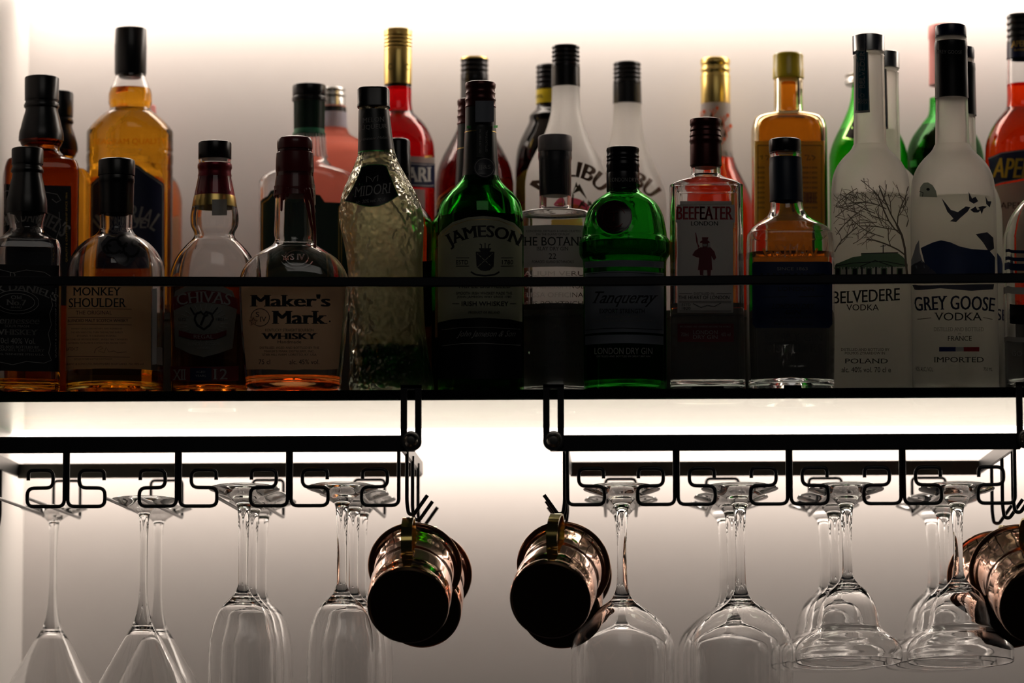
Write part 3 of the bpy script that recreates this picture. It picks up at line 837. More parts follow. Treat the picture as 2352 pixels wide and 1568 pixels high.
it += [T('BATCH 27', 167, 801, 28, 8, BROWNI), L([(217, 811), (222, 800), (232, 796), (238, 799), (226, 806), (240, 810), (244, 797), (250, 808), (262, 806), (270, 810), (290, 808)], 1, BROWNI), L([(156, 818), (298, 820)], 1, BROWNI), T('DISTILLED, MATURED & BOTTLED IN SCOTLAND BY', 215, 825, 86, 4.5, BROWNI), T('GRANT & SONS LTD, BANFFSHIRE SCOTLAND. 70cl 40% vol.', 240, 836, 180, 5, BROWNI)]
b.decal('front_label', it)
b.decal('back_label', [R(350, 362, 664, 838, WHTE), R(363, 374, 800, 840, GREYL)])
cr = [PG([(232, 560), (248, 540), (262, 546), (275, 532), (296, 532), (312, 548), (318, 566), (334, 580), (330, 590), (312, 590), (300, 604), (288, 612), (272, 606), (262, 592), (246, 588), (236, 576)], DGREY)]
for (a, c, r_, t0, t1) in ((262, 566, 16, 20, 330), (284, 552, 14, 0, 300), (300, 572, 17, 120, 420), (281, 592, 13, 200, 480), (309, 558, 8, 0, 300), (248, 572, 9, 40, 320)):
    cr.append(L(ell(a, c, r_, r_, 20, t0, t1), 5, BLACK))
b.decal('crest_emblem', cr, off=0.0012)
# ---- 3 bulb-necked scotch
b = Bottle('scotch_bottle', 492, 600, 2.582, [(360, 37), (371, 37), (378, 36), (400, 37), (440, 45), (465, 49), (482, 53), (500, 55.5), (518, 54), (532, 47.5), (540, 46), (550, 51), (566, 67), (590, 86), (618, 98), (645, 102), (700, 102), (770, 99), (892, 98)], 'clear bulb-necked scotch bottle with maroon foil and gold band, front row third from left', neck=60, dr=0.8, wall=0.0025, punt=0.014)
flat_cap(b, 320, 360, 38, BLACK, knurl=True, r=4)
b.lathe('neck_foil', [(371, 38.5), (374, 39.5), (380, 39.5), (384, 38), (392, 37.5), (398, 39), (403, 38), (420, 41), (444, 47)], FOILM, solid=False)
b.lathe('gold_band', [(444, 47.2), (446, 47.8), (468, 51.5), (470, 51.5)], GOLD, solid=False)
b.liquid(655, L_DAMB)
b.decal('neck_sticker', [R(487, 521, 458, 495, FOG)], off=0.0006)
SIL2 = paper('pale_grey_print', (0.22, 0.22, 0.19), 0.1)
it = [PG([(398, 700), (402, 668), (430, 655), (468, 650), (506, 655), (534, 668), (546, 700), (540, 740), (534, 800), (500, 812), (468, 820), (436, 812), (402, 795), (400, 740)], SIL2),
      PG([(394, 700), (398, 682), (430, 670), (468, 666), (506, 670), (546, 686), (548, 712), (520, 700), (468, 694), (430, 698), (400, 712)], MARN)]
for i in range(26):
    a = 2*PI*i/26; it.append(L([(468+38*math.cos(a), 742+30*math.sin(a)), (468+56*math.cos(a), 742+44*math.sin(a))], 1.2, GINK))
it += [T('CHIVAS', 469, 682, 124, 26, GINK, True, 0.01, arc=260), L([(449, 728), (452, 720), (462, 716), (468, 722), (474, 716), (486, 720), (490, 732), (482, 746), (469, 756), (454, 746), (448, 734)], 4.5, DINK, True), L([(462, 746), (470, 726), (478, 722)], 5, DINK), L([(438, 706), (448, 722)], 3, DINK), L([(500, 706), (489, 720)], 3, DINK),
       T('ESTD', 420, 733, 17, 6, DINK), T('1801', 505, 733, 18, 6, DINK), PG([(412, 758), (440, 766), (468, 768), (496, 766), (520, 758), (519, 770), (496, 779), (468, 781), (440, 779), (412, 771)], MARN), T('REGAL', 468, 773, 44, 9, GINK), T('BLENDED SCOTCH', 468, 790, 70, 7, GINK), T('WHISKY', 468, 799, 30, 6, GINK)]
b.decal('front_label', it)
b.decal('lower_label', [R(390, 548, 842, 876, MARN, -2), R(437, 486, 845, 874, NAVY), T('XII', 412, 860, 30, 24, GINK, True, 0.01), T('AGED', 461, 854, 21, 5, GINK), T('YEARS', 461, 863, 24, 5, GINK), T('12', 506, 859, 32, 24, GINK, True, 0.01)])
b.decal('shoulder_emboss', [L([(449, 572), (452, 563), (461, 560), (470, 564), (480, 559), (493, 562), (497, 572), (490, 582), (472, 591), (456, 583), (450, 574)], 2, CLEAR, True), L([(462, 577), (474, 566), (484, 574)], 2, CLEAR)], off=0.0008)
# ---- 4 wax-dipped bourbon
b = Bottle('bourbon_bottle', 676, 640, 2.532, [(345, 40), (380, 42), (430, 44), (500, 45.5), (535, 47), (548, 45), (556, 46), (566, 55), (580, 78), (596, 99), (616, 114), (636, 122), (660, 124), (720, 122), (800, 116), (850, 112), (892, 108)], 'squat bourbon bottle with dark red wax dripping down its neck, front row', neck=50, n=3.4, dr=0.8, wall=0.0028, punt=0.010)
b.liquid(868, L_ORG)
wx = [(310.5, 30), (312, 37), (317, 40.5), (324, 41), (332, 41), (337, 40.5), (339, 38.5), (343, 38.5), (346, 42.5), (360, 43.5), (385, 44), (393, 42.5), (398, 42.8), (410, 45), (430, 47), (444, 48.5)]
o = b.lathe('wax_seal', wx, WAX)
# drips: thick runs over the neck
def drip(u0, v0, u1, v1, r0, r1):
    n = 9; P = []
    for i in range(n+1):
        t = i/n; u = u0+(u1-u0)*t; v = v0+(v1-v0)*t
        z = unp(u, v, b.Y-0.018).z-b.zb; w, dx = b.at(z)
        x = unp(u, v, b.Y-0.012).x-b.c.x; w += 0.0004
        x = max(-w, min(w, x)); P.append((x, -math.sqrt(max(0, w*w-x*x)), z, (r0+(r1-r0)*t)*b.k))
    return P
def blob(name, P, mat, parent):
    V, Fc = [], []; N = 12
    for i, (x, y, z, r) in enumerate(P):
        for k in range(N):
            a = 2*PI*k/N; l = math.hypot(x, y) or 1
            ox, oy = x/l, y/l; tx, ty = -oy, ox
            V.append((x+ox*r*0.6*math.cos(a)+tx*r*math.sin(a), y+oy*r*0.6*math.cos(a)+ty*r*math.sin(a), z))
    for i in range(len(P)-1):
        for k in range(N): Fc.append((i*N+k, i*N+(k+1) % N, (i+1)*N+(k+1) % N, (i+1)*N+k))
    x, y, z, r = P[-1]; n = len(V); V.append((x, y, z-r*0.9))
    for k in range(N): Fc.append(((len(P)-1)*N+k, (len(P)-1)*N+(k+1) % N, n))
    x, y, z, r = P[0]; n = len(V); V.append((x, y, z+r*0.5))
    for k in range(N): Fc.append((k, n, (k+1) % N))
    ob = mkobj(name, V, Fc, mat, parent); fixnormals(ob); return ob
for d in ((634, 432, 631, 447, 7, 5), (651, 430, 652, 456, 6, 4.5), (662, 430, 661, 450, 6, 4), (648, 440, 647, 482, 4, 3), (700, 432, 716, 520, 6, 4.5), (714, 430, 724, 566, 8, 5), (706, 430, 720, 480, 8, 6)):
    blob('wax_drip', drip(*d), WAX, b.root)
b.decal('wax_apron', [PG([(632, 425), (640, 425), (676, 428), (720, 425), (722, 470), (716, 480), (708, 462), (698, 446), (684, 434), (670, 431), (660, 436), (654, 452), (648, 444), (640, 446), (633, 446)], WAX)], off=0.0016)
it = [PG([(554, 654), (640, 657), (797, 654), (790, 720), (778, 848), (740, 849), (700, 848), (668, 850), (620, 848), (566, 848), (558, 760)], TAN2)]
it += [T("Maker's", 667, 690, 184, 28, DINK, True, 0.035), T('Mark', 688, 729, 127, 30, DINK, True, 0.035), T('.', 757, 738, 4, 4, DINK), L(ell(598, 729, 21, 20), 1.6, DINK, True), T('S', 592, 722, 8, 12, DINK, True), T('IV', 605, 733, 15, 11, DINK, True)]
st = []
for i in range(10): r_ = 10 if i % 2 == 0 else 4.2; a = PI/2+PI*i/5; st.append((583+r_*math.cos(a), 739-r_*math.sin(a)))
it += [PG(ell(583, 739, 10.5, 10.5), TAN2), L(st, 1.3, DINK, True), T('KENTUCKY STRAIGHT BOURBON', 665, 758, 110, 6.5, DINK), T('WHISKY', 665, 772, 128, 14, DINK, True, 0.04), T('Handmade', 665, 785, 54, 7, DINK), T('DISTILLED, AGED AND BOTTLED BY THE', 665, 799, 135, 6, DINK), T("MAKER'S MARK DISTILLERY, INC.", 665, 807, 114, 6, DINK), T('STAR HILL FARM, LORETTO, KY. USA', 665, 815, 123, 6, DINK), T('75 cl', 608, 831, 26, 11, DINK), T('alc. 45% vol.', 699, 831, 68, 11, DINK)]
b.decal('front_label', it)
b.decal('crest_emboss', [L(ell(682, 592, 26, 17), 2.4, CLEAR, True), T('S IV', 684, 590, 34, 14, CLEAR, True, 0.02), L(st and [(p[0]+74, p[1]-150) for p in st], 2, CLEAR, True), L(ell(682, 592, 38, 24, 40, 200, 340), 2.2, CLEAR)], off=0.0012)
# ---- 5 bumpy frosted melon bottle
b = Bottle('liqueur_bottle', 886, 640, YF1, [(240, 35, 858), (246, 34, 858), (300, 38, 861), (345, 42, 864), (360, 45, 865), (385, 55, 866), (410, 68, 868), (440, 83, 870), (470, 93, 873), (495, 97, 875), (520, 96, 877), (550, 92, 880), (600, 87, 884), (640, 85.5, 886), (700, 85.5, 888), (760, 87, 890), (820, 91, 894), (880, 97, 899), (892, 97, 900)], 'frosted bumpy melon liqueur bottle with black octagonal cap and fan-shaped label', glassm=F_BUMP, neck=60, wall=0.003)
b.lathe('cap', [(198, 34, 857), (200, 36.5, 857), (202, 37, 857), (234, 36.5, 857.5), (236, 37.5, 857.5), (241, 37.5, 857.5), (242, 35, 857.5)], BLACK, n=3.2)
b.lathe('neck_label', [(248, 35.4, 858), (250, 35.8, 858), (300, 39, 861), (344, 42.8, 864)], CHARC, solid=False)
b.lathe('green_edge', [(344, 42.8, 864), (347, 43.4, 864)], prin('green_foil', (0.05, 0.4, 0.08), 0.35, 0.4), solid=False)
b.liquid(797, L_GRN)
b.decal('neck_print', [T('MELON', 858, 275, 48, 11, GINK, True, dv=0.05), T('LIQUEUR', 859, 292, 58, 12, GINK, True, dv=0.05), T('Japanese Melons', 862, 318, 64, 9, GINK, True, shear=0.3, dv=0.05)], off=0.0008)
GF = prin('green_rim_ink', (0.03, 0.25, 0.06), 0.4)
fan = [(831, 384), (845, 379), (862, 378), (878, 379), (886, 382), (898, 412), (913, 449), (890, 464), (870, 472), (850, 474), (830, 470), (810, 464), (793, 461), (810, 432), (822, 408)]
it = [PG([(853+(x-853)*1.03, 427+(y-427)*1.035) for x, y in fan], GF), PG(fan, BLKLAB), T('MIDORI', 856, 436, 82, 24, GINK, True, shear=0.1, dv=0.12), L([(842, 418), (843, 404), (852, 410), (856, 417), (860, 408), (868, 402), (867, 416)], 2, GINK), T('alc. 20% vol. 70 cl', 851, 461, 66, 8, GINK, shear=0.2, dv=0.1)]
b.decal('front_label', it)
# ---- 6 green whiskey bottles
JW = 'green glass whiskey bottles with dark neck sleeves'
def irish(u, Y, dv, du, label, full=True):
    o_ = lambda L_: [(p[0]*1.0+dv,)+tuple([p[1]]) for p in L_]
    b = Bottle('whiskey_bottle', u, 640, Y, o_([(380, 40), (400, 41.5), (408, 43), (418, 49), (432, 62), (448, 78), (465, 90), (485, 96), (510, 98.5), (560, 99), (700, 99), (892, 99)]), label, glassm=G_GRN, neck=50, group=JW)
    b.lathe('cap', [(184+dv, 30), (185+dv, 34), (188+dv, 35.5), (196+dv, 35), (199+dv, 33.5), (206+dv, 33.5), (209+dv, 35), (213+dv, 34), (220+dv, 34), (224+dv, 36), (229+dv, 34.5), (236+dv, 34.5), (240+dv, 36), (243+dv, 34.5)], CAPRED, knurl=(186+dv, 195+dv))
    b.lathe('neck_sleeve', [(243+dv, 35), (290+dv, 35.6), (296+dv, 36.4), (330+dv, 38.2), (380+dv, 40.8), (400+dv, 42.2), (412+dv, 45)], CHARC, solid=False)
    b.lathe('gold_line', [(298+dv, 36.7), (300+dv, 36.8)], GOLD, solid=False)
    return b
b = irish(1104, YF1, 0, 0, 'green whiskey bottle with a cream label and dark sleeve, centre of the front row')
b.liquid(500, glass('amber_in_green', (0.42, 0.30, 0.06), 0, 1.36))
b.decal('green_band', [R(1074, 1082, 289, 295, prin('green_foil', (0.05, 0.4, 0.08), 0.35, 0.4)), R(1132, 1141, 289, 295, prin('green_foil', (0.05, 0.4, 0.08), 0.35, 0.4))], off=0.001)
b.decal('round_seal', [PG(ell(1112, 385, 23, 23), DGREY), L(ell(1112, 385, 20, 20), 1.3, GINK, True), T('JJ&S', 1112, 385, 25, 11, GINK, True), R(1095, 1127, 291, 362, CHARC), T('MATURED & BOTTLED', 1103, 325, 55, 4, GINK, rot=-90), T('TRIPLE DISTILLED', 1116, 325, 50, 4, GINK, rot=-90), R(1093, 1131, 232, 281, SILVL)], off=0.0016, label='round printed seal below a plain grey sticker and strip')
JL = [(1006, 541), (1014, 530), (1040, 510), (1075, 499), (1110, 496), (1145, 499), (1180, 512), (1196, 528), (1199, 536), (1199, 740), (1170, 733), (1100, 729), (1040, 733), (1006, 740)]
def jlabel(b, du=0, dv=0, sx=1.0):
    q = lambda P: [(1102+du+(x-1102)*sx, y+dv) for x, y in P]
    it = [PG(q(JL), CREAM), L(q([(1010, 545), (1040, 518), (1075, 506), (1110, 503), (1145, 506), (1180, 520), (1196, 538)]), 1, GOLDI), T('JAMESON', 1112+du, 535+dv, 176*sx, 36, DINK, True, 0.03, arc=165)]
    it += [T('ESTD', 1062+du, 602+dv, 27, 10, DINK), L(q([(1048, 592), (1078, 592)]), 1, DINK), L(q([(1048, 611), (1078, 611)]), 1, DINK), T('1780', 1165+du, 602+dv, 25, 10, DINK), L(q([(1150, 592), (1178, 592)]), 1, DINK), L(q([(1150, 611), (1178, 611)]), 1, DINK),
           PG(q([(1093, 578), (1135, 578), (1133, 612), (1124, 620), (1114, 622), (1104, 620), (1095, 612)]), DINK), L(q([(1096, 582), (1131, 614)]), 1.2, CREAM), L(q([(1131, 582), (1096, 614)]), 1.2, CREAM), PG(q([(1100, 570), (1128, 570), (1124, 577), (1104, 577)]), DINK), L(q([(1106, 570), (1106, 562), (1102, 560)]), 2, DINK), L(q([(1114, 570), (1114, 558)]), 2, DINK), L(q([(1122, 570), (1122, 562), (1126, 560)]), 2, DINK),
           L(q([(1082, 624), (1092, 630), (1114, 633), (1136, 630), (1146, 624)]), 3, DINK), T('TRIPLE DISTILLED', 1112+du, 657+dv, 120, 8, DINK), T('SMOOTH IRISH WHISKEY MADE THE', 1112+du, 673+dv, 126, 6, DINK), T('JOHN JAMESON WAY SINCE 1780', 1112+du, 682+dv, 122, 6, DINK), T('IRISH WHISKEY', 1114+du, 697+dv, 105, 10, DINK, False, 0.01), L(q([(1040, 697), (1056, 697)]), 1, DINK), L(q([(1170, 697), (1184, 697)]), 1, DINK), T('PRODUCT OF IRELAND', 1112+du, 717+dv, 70, 5, DINK)]
    return it
b.decal('front_label', jlabel(b))
b.decal('lower_label', [PG([(1006, 741), (1040, 734), (1100, 730), (1170, 734), (1199, 741), (1199, 870), (1006, 870)], BLKLAB), L([(1015, 757), (1060, 752), (1110, 751), (1195, 756)], 1, GINK), T('John Jameson & Son', 1118, 768, 130, 18, GINK, shear=0.5), L([(1015, 794), (1060, 789), (1110, 788), (1195, 793)], 1, GINK)])
b = irish(1086, 2.632, 39, 0, 'green whiskey bottle standing behind its twin at the centre, its left edge showing')
b.liquid(540, L_AMB)
b.decal('front_label', [PG([(1000, 575), (1008, 560), (1030, 548), (1080, 538), (1080, 770), (1000, 775)], TAN), T('J', 1013, 578, 12, 34, DINK, True, 0.03, rot=18)])
# ---- 7 clear gin with grey stopper
b = Bottle('gin_bottle', 1276, 640, 2.607, [(350, 39), (362, 39.5), (368, 38), (376, 37.5), (420, 37), (465, 36.5), (478, 38), (484, 46), (486, 66), (489, 84), (496, 92), (510, 94), (560, 94), (700, 94), (892, 94)], 'clear cylindrical gin bottle with a grey stopper and cream label, between two green bottles', neck=50, wall=0.0028, punt=0.012)
b.lathe('stopper_cap', [(306, 34), (307, 38), (310, 39.5), (341, 39.5), (344, 38)], GREYP, knurl=(311, 340))
b.lathe('stopper', [(345, 34.5), (352, 35), (440, 34), (446, 32)], DGREY)
b.liquid(706, L_CLR)
it = [R(1184, 1369, 516, 612, GREYL, 5), T('CONCEIVED, DISTILLED & HAND-CRAFTED', 1271, 531, 124, 5.5, DINK), T('ON THE ISLAND OF ISLAY', 1270, 538, 76, 5, DINK), T('THE BOTANIST', 1276, 554, 174, 20, DINK, True, 0.005), T('ISLAY DRY GIN', 1269, 571, 72, 8.5, DINK, True), T('22', 1269, 588, 17, 13, DINK, True), T('FORAGED ISLAND BOTANICALS', 1270, 601, 94, 6, DINK)]
b.decal('front_label', it)
EMB = glass('embossed_glass', (0.97, 0.97, 0.97), 0.02, 1.45)
em = []
for i, s_ in enumerate(['GALIUM VERUM', 'CHAMAEMELUM NOBILE', 'MELISSA OFFICINALIS', 'AMUS POLYTRICHUS', 'THYMUS PRAECOX', 'TRIFOLIUM REPENS', 'EUROPAEUS', 'ARTEMISIA VULGARIS', 'FILIPENDULA']):
    em.append(T(s_, 1274, [628, 657, 677, 697, 724, 748, 788, 812, 838][i], 172, 11, EMB, False, 0.01))
b.decal('embossed_lettering', em, off=0.0007)
# ---- 8 green gin with neck seal
b = Bottle('gin_bottle', 1435, 640, YF1, [(425, 37), (436, 38, 1432), (444, 42), (452, 54), (464, 70), (480, 82), (500, 90), (530, 96), (545, 98), (551, 102), (560, 104.5), (583, 104), (593, 99), (602, 96), (640, 95.5), (760, 95.5), (892, 95)], 'broad green gin bottle with a round dark seal and ribbed black cap', glassm=G_GRN, neck=50, wall=0.003)
b.lathe('cap', [(334, 32, 1432), (335, 37, 1432), (340, 38, 1432), (346, 36.5, 1432), (350, 36.5, 1432), (354, 38, 1432), (359, 36.5, 1432), (363, 37.8, 1432), (367, 36.5, 1432), (372, 38, 1432), (376, 38.5, 1432), (381, 37.2, 1432), (389, 38, 1432), (392, 36.8, 1432), (397, 38, 1432), (430, 38, 1432), (438, 36.5, 1432)], CAPB, knurl=(336, 341))
b.liquid(560, glass('gin_in_green', (0.30, 0.62, 0.30), 0, 1.36))
b.decal('cap_print', [T('LONDON DRY GIN', 1440, 413, 70, 9, GINK)], off=0.002)
sl = b.decal('seal', [PG(ell(1412, 498, 36, 36), SEALR)], off=0.003)
b.decal('seal_ring', [L(ell(1411, 499, 45, 45, 48), 7, glass('seal_green_glass', (0.5, 0.85, 0.5))), L(ell(1412, 499, 37, 37, 48), 4, BLACK, True)], off=0.002)
b.decal('seal_print', [L(ell(1412, 498, 24, 24, 40, 20, 320), 1.5, CAPRED), T('T', 1412, 498, 18, 22, CAPRED, True), L([(1398, 520), (1412, 526), (1428, 519)], 1.2, CAPRED)], off=0.0036)
b.decal('embossed_lettering', [T('TANQUERAY', 1430, 558, 90, 16, glass('emboss_green', (0.6, 0.9, 0.6), 0.03), True, 0.01)], off=0.0006)
it = [R(1344, 1524, 597, 612, SILVL, 4), R(1344, 1524, 622, 762, SILVL, 5), L([(1348, 629), (1390, 626), (1432, 625), (1520, 630)], 1, DINK), T('Tanqueray', 1433, 687, 146, 36, DINK, True, 0.01, shear=0.5, dv=0.0), T('EXPORT STRENGTH', 1429, 714, 102, 10, DINK), T('DISTILLED FOUR TIMES', 1430, 727, 74, 5, GINK), T('USING ONLY THE WORLDS FINEST BOTANICALS', 1431, 736, 140, 4.5, GINK), L([(1346, 758), (1390, 754), (1432, 753), (1520, 757)], 1, DINK), R(1346, 1522, 768, 788, SILVL, 4), T('LONDON DRY GIN', 1432, 806, 130, 15, GINK), T('DISTILLED AND BOTTLED IN GREAT BRITAIN', 1432, 818, 120, 4, GINK)]
b.decal('front_label', it)
# ---- 9 square gin, white label
b = Bottle('gin_bottle', 1623, 640, YF1, [(378, 34), (398, 34.5), (404, 37), (410, 48), (418, 66), (427, 79), (435, 83), (446, 84.5), (600, 84.5), (760, 85), (892, 86)], 'square clear gin bottle with dark red cap and a pale label showing a red guard', neck=45, n=7, dr=0.86, wall=0.003, punt=0)
b.lathe('cap', [(268, 30), (269, 35), (272, 36), (282, 36), (285, 34.5), (290, 35), (294, 36), (298, 34.5), (304, 36), (307, 37), (311, 35.5), (316, 37), (320, 37.3), (325, 35.5), (330, 36.3), (375, 36.5), (377, 35), (381, 33)], CAPRED, knurl=(269, 274))
b.liquid(703, L_CLR)
it = [PG([(1553, 484), (1556, 470), (1562, 470), (1562, 462), (1680, 462), (1680, 470), (1687, 470), (1688, 510), (1684, 512), (1684, 718), (1556, 718), (1556, 512), (1552, 510)], GREYL), T('BEEFEATER', 1619, 489, 130, 30, RINK, True, 0.03), T('LONDON', 1618, 513, 62, 10, DINK, False, 0.01)]
man = [[(1612, 545), (1627, 545), (1625, 552), (1630, 555), (1630, 558), (1608, 558), (1608, 555), (1613, 552)], [(1613, 558), (1626, 558), (1625, 568), (1614, 568)], [(1608, 568), (1632, 568), (1641, 578), (1645, 592), (1640, 598), (1634, 588), (1636, 620), (1603, 620), (1606, 592), (1598, 590), (1590, 586), (1596, 576)], [(1607, 620), (1616, 620), (1615, 632), (1608, 632)], [(1624, 620), (1633, 620), (1632, 633), (1625, 633)], [(1597, 534), (1602, 548), (1603, 560), (1607, 566), (1604, 568), (1599, 556)]]
for m_ in man: it.append(PG(m_, MARN))
it += [L([(1598, 534), (1616, 640)], 1.6, MARN), PG([(1614, 560), (1624, 560), (1623, 566), (1615, 566)], FOG), T('DISTILLED IN', 1617, 674, 46, 5, DINK), L([(1560, 674), (1590, 674)], 1, DINK), L([(1646, 674), (1680, 674)], 1, DINK), T('THE HEART OF LONDON', 1617, 683, 116, 8, DINK, False, 0.01), L([(1560, 692), (1680, 692)], 1, DINK), T('ESTD', 1576, 700, 20, 5.5, DINK), T('1820', 1576, 708, 20, 6, DINK), L([(1592, 697), (1610, 706), (1625, 701), (1640, 704), (1656, 696)], 1.2, DINK), L([(1561, 695), (1679, 695), (1679, 714), (1561, 714)], 0.8, DINK, True)]
it += [R(1557, 1685, 743, 785, MARN), T('RECOGNISED AND AWARDED AROUND THE WORLD', 1620, 750, 116, 4, GINK), T('LONDON', 1620, 763, 56, 9, GINK), T('DRY GIN', 1620, 774, 56, 9, GINK), T('700ml', 1573, 768, 17, 9, GINK), T('40% vol', 1667, 768, 21, 9, GINK)]
b.decal('front_label', it)
# ---- 10 gin with blue label
b = Bottle('gin_bottle', 1814, 640, YF1, [(346, 36, 1807), (352, 37, 1807), (362, 36, 1807), (440, 37, 1808), (460, 37, 1808), (478, 38.5, 1809), (490, 43, 1810), (500, 52, 1811), (512, 70, 1812), (524, 86), (538, 96), (552, 100), (620, 101), (760, 100.5), (892, 98)], 'clear gin bottle with dark blue label and blue neck seal, black stopper cap', neck=50, n=4.2, dr=0.9, wall=0.0035, punt=0.016)
b.lathe('stopper_cap', [(314.5, 33, 1806), (316, 36, 1806), (319, 37, 1806), (343, 37, 1806), (345, 36, 1806)], BLACK)
b.lathe('neck_seal', [(357, 37, 1807), (372, 37.2, 1807), (376, 38.2, 1807), (440, 38.2, 1808), (458, 38.6, 1808)], BLUES, solid=False)
b.liquid(586, L_CLR)
b.decal('embossed_lettering', [T('HAYMAN', 1815, 571, 122, 24, EMB, False, 0.035, arc=160), T('DISTILLERS', 1815, 589, 84, 10, EMB, False, 0.02), T('FAMILY GIN', 1822, 774, 132, 20, EMB, False, 0.01), T('DISTILLERS', 1822, 800, 132, 20, EMB, False, 0.01)], off=0.001)
it = [PG([(1728, 606), (1733, 601), (1906, 601), (1911, 606), (1911, 744), (1904, 753), (1736, 753), (1729, 744)], BLUEL), T('SINCE 1863', 1820, 617, 70, 7, GINK), T("HAYMAN'S", 1821, 636, 150, 18, DINK, True, 0.02), T('LONDON', 1828, 663, 84, 9, DINK, True), L([(1750, 682), (1808, 681)], 1, DINK), L([(1834, 681), (1894, 680)], 1, DINK), T('LONDON DRY', 1822, 703, 96, 11, DINK, True, shear=0.3), T('GIN', 1822, 716, 36, 10, DINK, True, shear=0.3), T('SMALL BATCH DISTILLED IN ENGLAND', 1822, 729, 94, 4, DINK), T('PRODUCT OF ENGLAND', 1822, 743, 88, 5, DINK)]
b.decal('front_label', it)
# ---- 11 frosted vodka, tree print (two)
BW = 'tall frosted vodka bottles with silver caps'
TREEI = paper('tree_print', (0.16, 0.13, 0.11), 0.15)
def tallvodka(u, Y, dv, label, prof, group, cs):
    b = Bottle('vodka_bottle', u, 640, Y, [(p[0]+dv, p[1]) + ((p[2]+cs,) if len(p) > 2 else ()) for p in prof], label, glassm=F_MIST, neck=50, wall=0.003, group=group, punt=0.01)
    return b
bp = [(116, 34.5), (121, 36.5), (126, 35), (131, 36.5), (134, 35.5), (200, 36), (322, 37.5), (334, 39.5), (346, 46), (362, 62), (380, 76), (400, 85), (422, 89), (470, 91), (700, 92), (892, 92)]
def silver_cap(b, dv, uc, hw=36.5, strip=True):
    b.lathe('cap', [(76+dv, 33), (77+dv, 36), (80+dv, 36.5), (113+dv, 36.5), (115+dv, 35)], SILV)
    b.decal('neck_strip', [PG([(uc-10, 118+dv), (uc+18, 120+dv), (uc+22, 258+dv), (uc-12, 262+dv)], GINK), PG([(uc-8, 118+dv), (uc+15, 120+dv), (uc+19, 253+dv), (uc-9, 256+dv)], TEAL), T('BELVEDERE', uc+5, 157+dv, 92, 12, GINK, True, rot=90), T('POLISH', uc+6, 230+dv, 21, 6, GINK), T('VODKA', uc+6, 236+dv, 21, 6, GINK), L([(uc, 220+dv), (uc+5, 215+dv), (uc+10, 220+dv), (uc+5, 224+dv)], 1.2, GINK, True)], off=0.0007)
    b.decal('cap_tab', [R(uc-24, uc+14, 77+dv, 120+dv, NAVYC)], surf=lambda u_, v_, o_: surfcap(b, u_, v_, o_))
def surfcap(b, u_, v_, o_):
    r = 36.5*b.k+0.0004+o_; p = unp(u_, v_, b.Y-r); x = max(-r*0.99, min(r*0.99, p.x-b.c.x)); return (x, -math.sqrt(r*r-x*x), p.z-b.zb)
b = tallvodka(2002, 2.582, 0, 'frosted vodka bottle with bare tree print and silver cap, front row right', bp, BW, 0)
b.liquid(452, F_LIQ)
silver_cap(b, 0, 1976)
random.seed(11)
tr = []
def branch(u, v, a, ln, w, d):
    pts = [(u, v)]; st = ln/5; bend = random.choice((-1, 1))*0.10
    for i in range(5):
        a += bend+random.uniform(-0.14, 0.14); u += st*math.cos(a); v -= st*math.sin(a)
        if not (1914 < u < 2086 and 408 < v < 634): break
        pts.append((u, v))
        if d > 0 and i < 4 and random.random() < 0.8: branch(u, v, a+random.choice((-1, 1))*random.uniform(0.5, 0.9), ln*random.uniform(0.38, 0.55), max(0.9, w*0.6), d-1)
    if len(pts) > 1: tr.append(L(pts, w, TREEI))
tr.append(L([(2083, 636), (2079, 600), (2077, 570), (2070, 540), (2058, 515)], 5, TREEI))
for q in ((2077, 585, 2.3, 95, 3.2), (2070, 540, 2.6, 110, 3.0), (2058, 515, 2.3, 120, 3.0), (2060, 515, 1.7, 90, 2.6), (2066, 530, 2.9, 90, 2.2), (2035, 480, 2.7, 85, 2.4), (2010, 490, 2.9, 90, 2), (2030, 545, 3.0, 100, 2), (1990, 500, 2.7, 75, 1.8), (2020, 455, 2.2, 60, 1.8),
          (1918, 580, 1.2, 80, 2.4), (1922, 540, 1.1, 80, 2.0), (1920, 500, 0.9, 85, 1.8), (1922, 470, 1.0, 60, 1.8), (1945, 520, 0.5, 70, 1.6), (2078, 470, 1.7, 55, 2.0), (2081, 520, 1.5, 80, 2.2), (1960, 560, 0.4, 60, 1.5)): branch(*q, 2)
GRNL = paper('green_print', (0.14, 0.24, 0.14), 0.3)
it = LAY(tr, 7)+LAY([PG([(1915, 620), (1920, 607), (1960, 590), (1978, 588), (1978, 582), (2060, 580), (2074, 590), (2084, 606), (2084, 612)], GRNL), PG([(1918, 614), (2084, 612), (2084, 634), (1918, 634)], FOG)], 1)
it += LAY([L([(1978, 582), (2062, 580)], 1.6, DINK), L([(1918, 612), (1960, 604), (2030, 600), (2084, 610)], 1.6, DINK), L([(1976, 612), (2010, 598), (2050, 612)], 1.6, DINK)], 4)
for x in (1925, 1964, 1996, 2030, 2066): it += LAY([R(x-7, x+7, 615, 632, GRNL)], 3)+LAY([R(x-4.5, x+4.5, 617, 631, DINK)], 5)
it += LAY([L([(2028, 582), (2028, 562)], 2, DINK), L([(2022, 566), (2034, 564)], 1.5, DINK)], 4)
for x in (1945, 1980, 2012, 2048): it += LAY([R(x-2, x+2, 613, 634, DINK)], 3)
it += [T('BELVEDERE', 1990, 680, 150, 28, DINK, True, 0.01, dv=0.06), T('VODKA', 1982, 706, 72, 14, DINK), T('DISTILLED AND BOTTLED BY', 1988, 803, 108, 6, DINK, True), T('POLMOS ZYRARDOW IN', 1987, 811, 90, 6, DINK, True), T('POLAND', 1990, 829, 96, 11, DINK, True), T('alc. 40% vol. 70 cl e', 1990, 849, 110, 12, DINK)]
